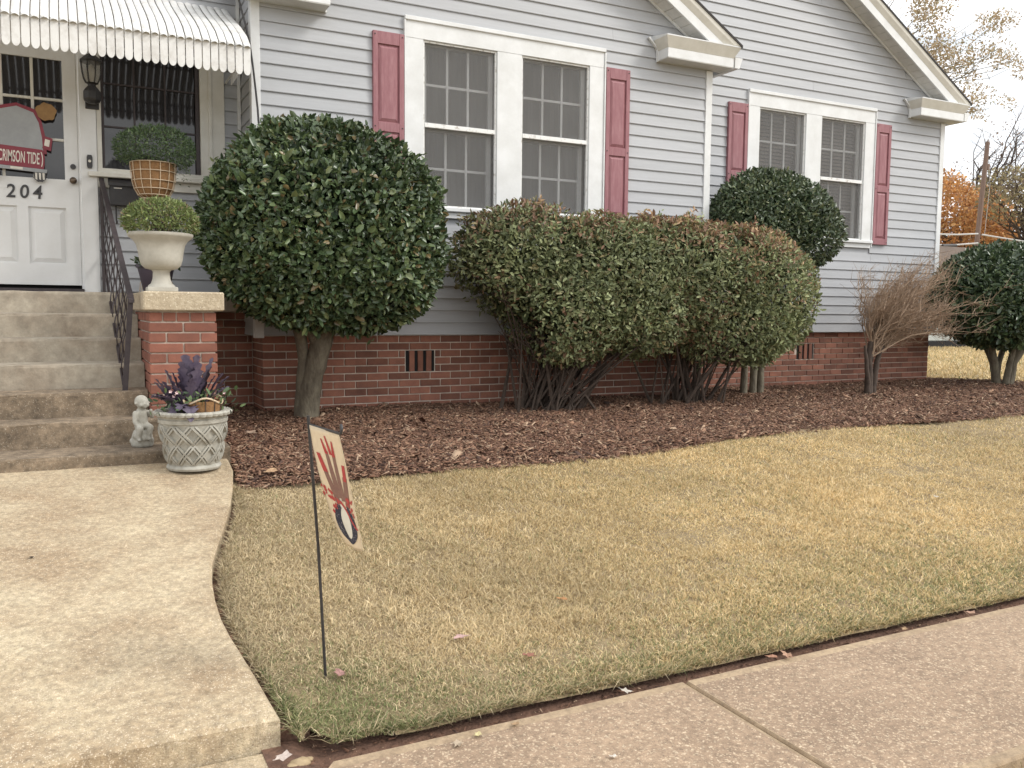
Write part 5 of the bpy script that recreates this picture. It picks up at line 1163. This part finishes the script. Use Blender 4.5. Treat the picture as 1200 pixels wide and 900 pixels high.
# 3: topiary ball behind the hedge
B3 = thing('round_shrub', (6.65, 7.35, .46), 'dark green ball shrub rising behind the hedge under the far windows', 'shrub')
r = np.random.default_rng(43); c3 = np.array([7.0, 7.42, 2.40])
P, Nn = crown_points([(c3, (.80, .46, .54)), (c3 + [.32, -.02, -.14], (.56, .44, .42)), (c3 + [-.2, 0, .02], (.6, .44, .50))], 17000, r, depth=.08, bumpy=.05, seed=13, freq=6)
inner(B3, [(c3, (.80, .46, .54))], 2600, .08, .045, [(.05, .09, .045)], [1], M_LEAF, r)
crown('foliage', B3, P, Nn, .045, .020, pal(len(P), [(.078, .108, .060), (.058, .082, .047), (.12, .15, .08), (.17, .185, .10)], [.42, .3, .2, .08], r) * (1 + .2 * wob(P, 4, 5))[:, None], M_LEAF, r, spread=.75)
for x0, x1 in ((6.55, 6.7), (6.68, 6.95), (6.78, 7.25)):
    trunk(B3, [(x0, 7.33, .42), (x0 + .02, 7.34, 1.0), ((x0 + x1) / 2 + .05, 7.38, 1.6), (x1, 7.42, 2.2)], [.042, .036, .032, .02], M_BARK)
# 4: ball shrub past the house corner
B4 = thing('round_shrub', (10.85, 7.25, .46), 'dark green rounded shrub on several bare trunks past the house corner', 'shrub')
r = np.random.default_rng(44); c4 = np.array([10.72, 7.15, 1.62])
P, Nn = crown_points([(c4, (1.12, .78, .66)), (c4 + [.55, .0, .05], (.9, .75, .62)), (c4 + [-.15, -.02, -.15], (.95, .7, .52))], 24000, r, depth=.08, bumpy=.045, seed=23, freq=5, bottom=lambda p, q: p[:, 2] > .96 + .05 * wob(p, 6, 9))
crown('foliage', B4, P, Nn, .055, .028, pal(len(P), [(.058, .088, .046), (.042, .068, .036), (.09, .13, .06), (.14, .17, .085)], [.42, .3, .2, .08], r) * (1 + .2 * wob(P, 4, 5))[:, None], M_LEAF, r, spread=.75)
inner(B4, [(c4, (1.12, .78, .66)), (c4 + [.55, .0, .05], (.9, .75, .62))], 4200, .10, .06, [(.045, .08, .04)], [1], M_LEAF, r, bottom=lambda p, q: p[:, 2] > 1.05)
for bx_, by_, tx, ty, r0 in ((10.80, 7.28, 10.45, 7.2, .06), (10.84, 7.2, 10.75, 7.0, .045), (10.92, 7.22, 11.05, 7.1, .07), (10.98, 7.3, 11.45, 7.25, .06), (10.78, 7.3, 11.3, 7.5, .045), (10.9, 7.35, 10.7, 7.5, .04)):
    trunk(B4, [(bx_, by_, .41), (bx_ * .7 + tx * .3, by_ * .7 + ty * .3, .75), (tx, ty, 1.15), (tx + (tx - bx_) * .4, ty, 1.6)], [r0, r0 * .8, r0 * .7, r0 * .35], M_BARK)
# 5: bare, wind-swept shrub
B5 = thing('bare_shrub', (8.05, 6.95, .45), 'leafless tan twiggy shrub leaning away over the mulch', 'shrub')
rs = random.Random(9)
t1_ = [(8.04, 6.95, .40), (8.05, 6.95, .62), (8.03, 6.95, .85), (8.06, 6.95, 1.06)]
trunk(B5, t1_, [.06, .042, .040, .034], M_BARK2); trunk(B5, [(8.13, 6.97, .41), (8.16, 6.97, .70), (8.22, 6.97, .95), (8.34, 6.97, 1.12)], [.04, .032, .028, .022], M_BARK2, 'stem'); trunk(B5, [(8.0, 6.92, .41), (7.97, 6.9, .66), (7.93, 6.9, .86), (7.9, 6.9, 1.02)], [.035, .026, .022, .014], M_BARK2, 'stem'); trunk(B5, [(8.08, 7.0, .41), (8.1, 7.02, .7), (8.2, 7.03, 1.0), (8.28, 7.03, 1.2)], [.034, .028, .024, .016], M_BARK2, 'stem')
heads = [Vector((8.06, 6.95, 1.04)), Vector((8.32, 6.97, 1.10)), Vector((8.05, 6.95, .88)), Vector((8.2, 6.97, .92))]
q = MB(); tw = MB()
for i in range(66):
    h = rs.choice(heads); ang = rs.uniform(.10, 1.42) if i > 12 else rs.uniform(1.3, 2.2); L = rs.uniform(.5, 1.15) if ang < 1.1 else rs.uniform(.45, .9)
    if ang > 1.4: L = rs.uniform(.35, .75)
    d = Vector((math.cos(ang), rs.gauss(0, .22), math.sin(ang) * .95)); tip = h + d * L + Vector((.22 * L, 0, 0)); mid = h + d * L * .45 + Vector((-.10, rs.gauss(0, .06), .16)); pts = [p + Vector((rs.gauss(0, .016), rs.gauss(0, .016), rs.gauss(0, .016))) * (1 if i_ else 0) for i_, p in enumerate(bez(h, mid, tip, 8))]
    q.tube(pts, [.010 * (1 - .8 * t / 8) * rs.uniform(.8, 1.1) for t in range(9)], 5)
    for _ in range(22):
        p = pts[rs.randrange(2, 9)]; dd = (d * .6 + Vector((rs.uniform(.1, .7), rs.gauss(0, .35), rs.gauss(.15, .35)))).normalized(); l = rs.uniform(.12, .42); e = p + dd * l
        mm = p.lerp(e, .5) + Vector((rs.gauss(0, .04), rs.gauss(0, .04), rs.gauss(.02, .04))); tw.tube([p, mm, e], [.003, .0022, .0012], 3)
        for _ in range(2): f = mm + Vector((rs.uniform(0, .16), rs.gauss(0, .07), rs.gauss(.03, .08))); tw.tube([mm, f], [.0026, .0012], 3)
q.build('branches', M_TWIG, B5, True)['kind'] = 'stuff'; tw.build('twigs', M_TWIG, B5)['kind'] = 'stuff'

# ================================================================ BACKGROUND PAST THE HOUSE CORNER
shed = thing('outbuilding', (24, 19.5, .42), 'pale low outbuilding with brown roof beyond the house corner', 'shed')
MB().box(19.5, 29, 17.7, 22.5, .42, 2.25).build('wall', M_SHEDWALL, shed)
for k in range(9): z = .62 + k * .19; MB().add([(19.5, 17.698, z), (29, 17.698, z), (29, 17.67, z), (19.5, 17.67, z), (19.5, 17.698, z + .188), (29, 17.698, z + .188), (29, 17.69, z + .188), (19.5, 17.69, z + .188)], [(0, 1, 2, 3), (3, 2, 6, 7), (4, 7, 6, 5), (0, 3, 7, 4), (1, 5, 6, 2)]).build('siding_board', M_SHEDWALL, shed)
MB().box(19.46, 29.04, 17.66, 22.54, .40, .60).build('base_course', M_SLOT, shed)
sr = MB().add([(19.2, 17.3, 2.2), (29.3, 17.3, 2.2), (29.3, 20.1, 3.6), (19.2, 20.1, 3.6), (29.3, 22.9, 2.2), (19.2, 22.9, 2.2), (19.2, 17.3, 2.32), (29.3, 17.3, 2.32), (29.3, 20.1, 3.72), (19.2, 20.1, 3.72), (29.3, 22.9, 2.32), (19.2, 22.9, 2.32)],
              [(6, 7, 8, 9), (9, 8, 10, 11), (0, 1, 7, 6), (5, 11, 10, 4), (0, 3, 2, 1), (3, 5, 4, 2), (0, 6, 9, 3), (3, 9, 11, 5), (1, 2, 8, 7), (2, 4, 10, 8)]).build('roof', M_SHEDROOF, shed)
MB().box(23.2, 23.9, 18.9, 19.6, 3.0, 3.35).build('roof_vent', M_SLOT, sr)

def tree(label, base, h, blobs, n, L, W, cols, wts, seed, trunk_r, bark, depth=.35, gap=None, limbs=26, bare=0, group=None, name='broadleaf_tree'):
    o = thing(name, base, label, 'tree', group); r = np.random.default_rng(seed); rs = random.Random(seed)
    b = Vector(base); C = [Vector(bb[0]) for bb in blobs]; R_ = [bb[1] for bb in blobs]; crot = sum(C, Vector()) / len(C)
    fork = b.lerp(Vector((b.x * .8 + crot.x * .2, b.y * .8 + crot.y * .2, crot.z)), .55)
    q = MB(); q.tube(bez(b - Vector((0, 0, .3)), b.lerp(fork, .5) + Vector((rs.gauss(0, .1), 0, 0)), fork, 6), [trunk_r * (1 - .45 * t / 6) for t in range(7)], 9); q.build('trunk', bark, o, True)
    lm = MB()
    for i in range(limbs):
        k = i % len(blobs); a = rs.uniform(0, 2 * PI); e = rs.uniform(.4, 1.0)
        tip = C[k] + Vector((R_[k][0] * e * math.cos(a), R_[k][1] * e * math.sin(a), R_[k][2] * rs.uniform(-.6, .9))); mid = fork.lerp(tip, .5) + Vector((rs.gauss(0, .3), rs.gauss(0, .3), .4)); pts = [p + Vector((rs.gauss(0, 1), rs.gauss(0, 1), rs.gauss(0, 1))) * (.05 * R_[k][0] * (1 if 0 < i_ < 7 else 0) + (.10 if 0 < i_ < 7 else 0)) for i_, p in enumerate(bez(fork, mid, tip, 7))]; r0 = trunk_r * rs.uniform(.20, .36)
        lm.tube(pts, [r0 * (1 - .85 * t / 7) for t in range(8)], 5)
        for _ in range(4 + bare):
            p = pts[rs.randrange(3, 8)]; e2 = p + Vector((rs.gauss(0, .5), rs.gauss(0, .5), rs.uniform(-.1, .8))) * (R_[k][0] * .45); lm.tube([p, p.lerp(e2, .5) + Vector((rs.gauss(0, .08), 0, rs.gauss(0, .08))), e2], [r0 * .22, r0 * .15, r0 * .05], 3)
    lm.build('limbs', bark, o)['kind'] = 'stuff'
    if n:
        P, Nn = crown_points(blobs, n, r, depth=depth, bumpy=.16, seed=seed, freq=1.2, gap=gap); crown('crown', o, P, Nn, L, W, pal(n, cols, wts, r, .3), M_LEAFB, r, spread=.9)
    return o
def pt(x, y, Y): return tuple(float(v) for v in pxY(x, y, Y))
# oak behind the house, only its right-hand boughs in view
YO = 15.0; k_ = .055
ob = []
for x, y, rx, rz in ((1075, 10, 45, 30), (1040, 55, 35, 30), (1100, 62, 38, 26), (1145, 68, 42, 26), (1190, 76, 26, 16), (1125, 118, 40, 16), (1160, 125, 30, 14), (1165, 25, 30, 10), (1010, -60, 70, 50), (1080, -55, 60, 40)):
    s_ = YO / .889 / FPX * 1.12; ob.append((pt(x, y, YO), (rx * s_ * 1.15, rx * s_, rz * s_ * 1.25)))
tree('oak with thin brown autumn leaves spreading over the house roof', (13.5, 16.5, .45), 9, ob, 13000, .062, .032, [(.46, .35, .22), (.52, .42, .28), (.34, .26, .16), (.36, .34, .20)], [.35, .3, .2, .15], 71, .12, M_BARK, depth=.5, gap=(4.0, .15), limbs=40, bare=6)
tree('small tree in bright orange autumn leaf behind the outbuilding', (40.5, 30, .45), 7, [(pt(1090, 262, 30), (2.6, 2, 2.2)), (pt(1130, 262, 30), (2.4, 2, 2.0)), (pt(1108, 240, 30), (1.6, 1.4, 1.6)), (pt(1160, 272, 30), (1.5, 1.4, 1.3)), (pt(1110, 290, 30), (3.0, 2, 1.8))], 15000, .16, .09, [(.60, .32, .12), (.52, .26, .11), (.64, .40, .18), (.44, .24, .13)], [.4, .25, .2, .15], 72, .25, M_BARK2, depth=.3, gap=(1.5, .7))
tree('tree with thin olive crown and open branches past the utility pole', (41, 26, .45), 9, [(pt(1185, 216, 26), (1.9, 1.6, .8)), (pt(1210, 214, 26), (1.9, 1.6, .9)), (pt(1172, 240, 26), (1.2, 1.0, .8)), (pt(1198, 250, 26), (1.5, 1.2, .8))], 1700, .15, .08, [(.27, .23, .12), (.33, .27, .16), (.20, .165, .10)], [.4, .3, .3], 73, .2, M_BARK2, depth=.3, gap=(2, .4), limbs=30, bare=4)
tree('tall leafless tree with fine branches behind the olive tree', (50, 36, .45), 12, [(pt(1185, 170, 36), (2.2, 2, 2.2)), (pt(1215, 165, 36), (2.6, 2, 2.6)), (pt(1120, 215, 36), (2.0, 2, 1.6))], 500, .14, .07, [(.25, .17, .12)], [1], 74, .26, M_BARK2, depth=.5, limbs=40, bare=7)
# brown mass of brush behind
r = np.random.default_rng(75); n = 9000; P = []
bl = [(pt(x, y, 32), (3.2, 2.5, h_)) for x, y, h_ in ((1080, 320, 2.0), (1115, 325, 1.9), (1150, 318, 2.0), (1180, 285, 2.6), (1205, 270, 3.2), (1230, 262, 3.4), (1270, 270, 3.5), (1330, 280, 3.5), (1050, 325, 2.2))]
P, Nn = crown_points(bl, n, r, depth=.3, bumpy=.15, seed=75, freq=.9); V, F = leaves(P, Nn, .34, .16, r, spread=.9)
me = np_mesh('far_brush', V, [F], M_LEAFM, np.repeat(pal(n, [(.19, .135, .10), (.13, .095, .07), (.24, .17, .115), (.14, .13, .08)], [.4, .3, .2, .1], r, .3), 6, 0))
meta(link_mesh('far_brush', me, (0, 0, 0), None), 'brown leafless brush massed behind the outbuilding', 'brush', kind='stuff')
# utility pole and service cables
YP = 25
pb = Vector(pt(1144, 292, YP)); pt_ = Vector(pt(1157.5, 166, YP)); dirp = (pt_ - pb).normalized(); base_ = pb - dirp * ((pb.z - .3) / dirp.z)
up_ = thing('utility_pole', base_, 'leaning weathered wooden utility pole beyond the outbuilding', 'utility pole')
MB().tube([base_, base_.lerp(pt_, .5), pt_ - dirp * .5, pt_], [.12, .105, .095, .085], 10).build('shaft', M_POLE, up_, True)
MB().box(pt_.x + .02, pt_.x + .14, pt_.y - .07, pt_.y + .07, pt_.z - 1.2, pt_.z - .95).build('insulator_bracket', M_POLE, up_)
MB().tube([pt_ + Vector((.1, 0, -.9)), pt_ + Vector((.3, 0, -1.8)), pb + Vector((.5, 0, .6))], .010, 5).build('guy_wire', M_CABLEW, up_)
for nm, pts in (('pale service cable from the house side to the utility pole', [(1098, 274.5), (1122, 275), (1146, 274)]), ('pale service cable sagging away past the utility pole', [(1151, 275), (1175, 279), (1200, 283), (1240, 286)]), ('lower thin cable ending at the dark splice by the pole', [(1098, 287), (1120, 287), (1146, 285)])):
    meta(MB().tube([pt(x, y, YP - .3) for x, y in pts], .035, 5).build('overhead_cable', M_CABLEW), nm, 'cable')
meta(MB().tube([pt(1104, 288.5, YP - .35), pt(1120, 288.2, YP - .35)], .09, 6).build('cable_splice', M_BLACK), 'dark splice case hanging on the lower cable', 'splice case')

# ================================================================ FALLEN LEAVES AND BITS
def fallen(px, zf, size, c, label, seed, curl=.4):
    d = ray(*px); t = .002
    for _ in range(60): t = (zf(float(d[0] * t), float(d[1] * t)) - EYE) / d[2]
    p = d * t; p[2] += EYE; rs = random.Random(seed); m = MB(); n = 11
    m.v.append((0, 0, .004))
    for k in range(n): a = 2 * PI * k / n; rr = size * (.5 + .28 * (k % 2) + rs.uniform(-.08, .08)) * (1.25 if k < 2 else 1); m.v.append((rr * math.cos(a), rr * math.sin(a) * .72, .004 + curl * size * rs.uniform(.0, .55)))
    for k in range(n): m.f.append((0, 1 + k, 1 + (k + 1) % n))
    m.tube([(-size * .5, 0, .006), (-size * .95, .004, .010)], .0012, 4)
    mm = mat('fallen_leaf_' + '_'.join(str(int(v * 100)) for v in c), c, tuple(v * .7 for v in c), rough=.7, scale=60, trans=.1)
    me = m.mesh('fallen_leaf', mm); o = link_mesh('fallen_leaf', me, (p[0], p[1], p[2]), None); o.rotation_euler = (rs.uniform(-.15, .15), rs.uniform(-.15, .15), rs.uniform(0, 6.28))
    s_ = o.modifiers.new('t', 'SOLIDIFY'); s_.thickness = .0008
    return meta(o, label, 'leaf', 'fallen leaves')
lz = lambda x, y: float(lawnZ(np.array([x]), np.array([y]))[0]) + .022
wz = lambda x, y: walkZ(x, y) + .001; sz_ = lambda x, y: .001; tz = lambda x, y: .0
PINK, RUST, TAN, PALE, ORG_ = (.55, .36, .33), (.33, .15, .10), (.42, .28, .16), (.68, .62, .54), (.50, .26, .11)
for i, (px, zf, s_, c, lb) in enumerate((((540, 748), lz, .026, PINK, 'pale pink fallen leaf lying alone on the lawn'), ((398, 790), lz, .026, (.40, .22, .19), 'dusky red fallen leaf by the foot of the flag stand'),
        ((620, 769), lz, .022, RUST, 'thin rust brown leaf on the lawn towards the sidewalk'), ((659, 703), lz, .024, ORG_, 'orange brown leaf sunk in the lawn grass'),
        ((733, 811), sz_, .020, PALE, 'white curled leaf on the sidewalk edge near the slab joint'), ((604, 850), sz_, .018, TAN, 'tan curled leaf on the sidewalk edge'), ((560, 862), sz_, .014, (.6, .52, .28), 'small yellow leaf on the sidewalk edge'),
        ((536, 873), sz_, .020, (.45, .36, .26), 'pale brown curled leaf on the sidewalk corner slab'), ((719, 888), sz_, .014, PALE, 'small whitish leaf in the middle of the sidewalk slab'), ((332, 889), tz, .030, (.62, .52, .46), 'large pale crumpled leaf at the walkway corner'),
        ((905, 771), tz, .024, (.42, .22, .14), 'brown leaf caught in the lawn edge trench'), ((922, 769), tz, .026, (.50, .30, .20), 'light brown leaf caught beside another in the edge trench'), ((1060, 738), sz_, .016, TAN, 'tan leaf on the far part of the sidewalk edge'),
        ((1137, 719), tz, .024, (.46, .28, .19), 'brown leaf in the edge trench by the far sidewalk slabs'), ((1097, 583), lz, .022, PALE, 'whitish scrap lying far out on the open lawn'), ((275, 749), tz, .030, (.34, .17, .12), 'red brown leaf in the walkway edge gap'),
        ((285, 765), tz, .030, (.38, .20, .13), 'brown leaf wedged along the walkway edge'), ((268, 722), tz, .026, (.36, .22, .15), 'dry leaf in the gap beside the walkway curve'), ((37, 654), wz, .012, (.05, .04, .035), 'dark bit of leaf on the concrete walkway'),
        ((318, 553), lambda x, y: float(G(x, y)) + .05, .045, (.52, .34, .2), 'tan leaf lying on the mulch near the flag'), ((294, 508), lambda x, y: float(G(x, y)) + .05, .045, (.42, .30, .22), 'pale leaf on the mulch beside the planter'))):
    if zf is tz: zf = (lambda x, y: max(-.004, float(G(x, y)) - .02))
    fallen(px, zf, s_ * 1.45, c, lb, i)

M_PEB = mat('yellow_pebble', (.42, .32, .19), (.30, .22, .13), rough=.85, scale=40, bump=.4)
for (px, py), r_, lb in (((352, 894), .028, 'yellowish stone at the sidewalk corner beside the walkway'), ((343, 898), .018, 'small tan pebble next to the stone at the sidewalk corner'), ((362, 889), .013, 'tiny tan pebble between the sidewalk corner and the lawn')):
    d = ray(px, py); t = (-.012 - EYE) / d[2]; p = d * t; m = MB().ball((p[0], p[1], -.014), r_, 10, 7, (1.2, .9, .6))
    m.v = [(x + .12 * r_ * math.sin(40 * y * 3 + z * 90), y + .12 * r_ * math.sin(x * 150), z) for x, y, z in m.v]
    meta(m.build('pebble', M_PEB, None, True), lb, 'stone')
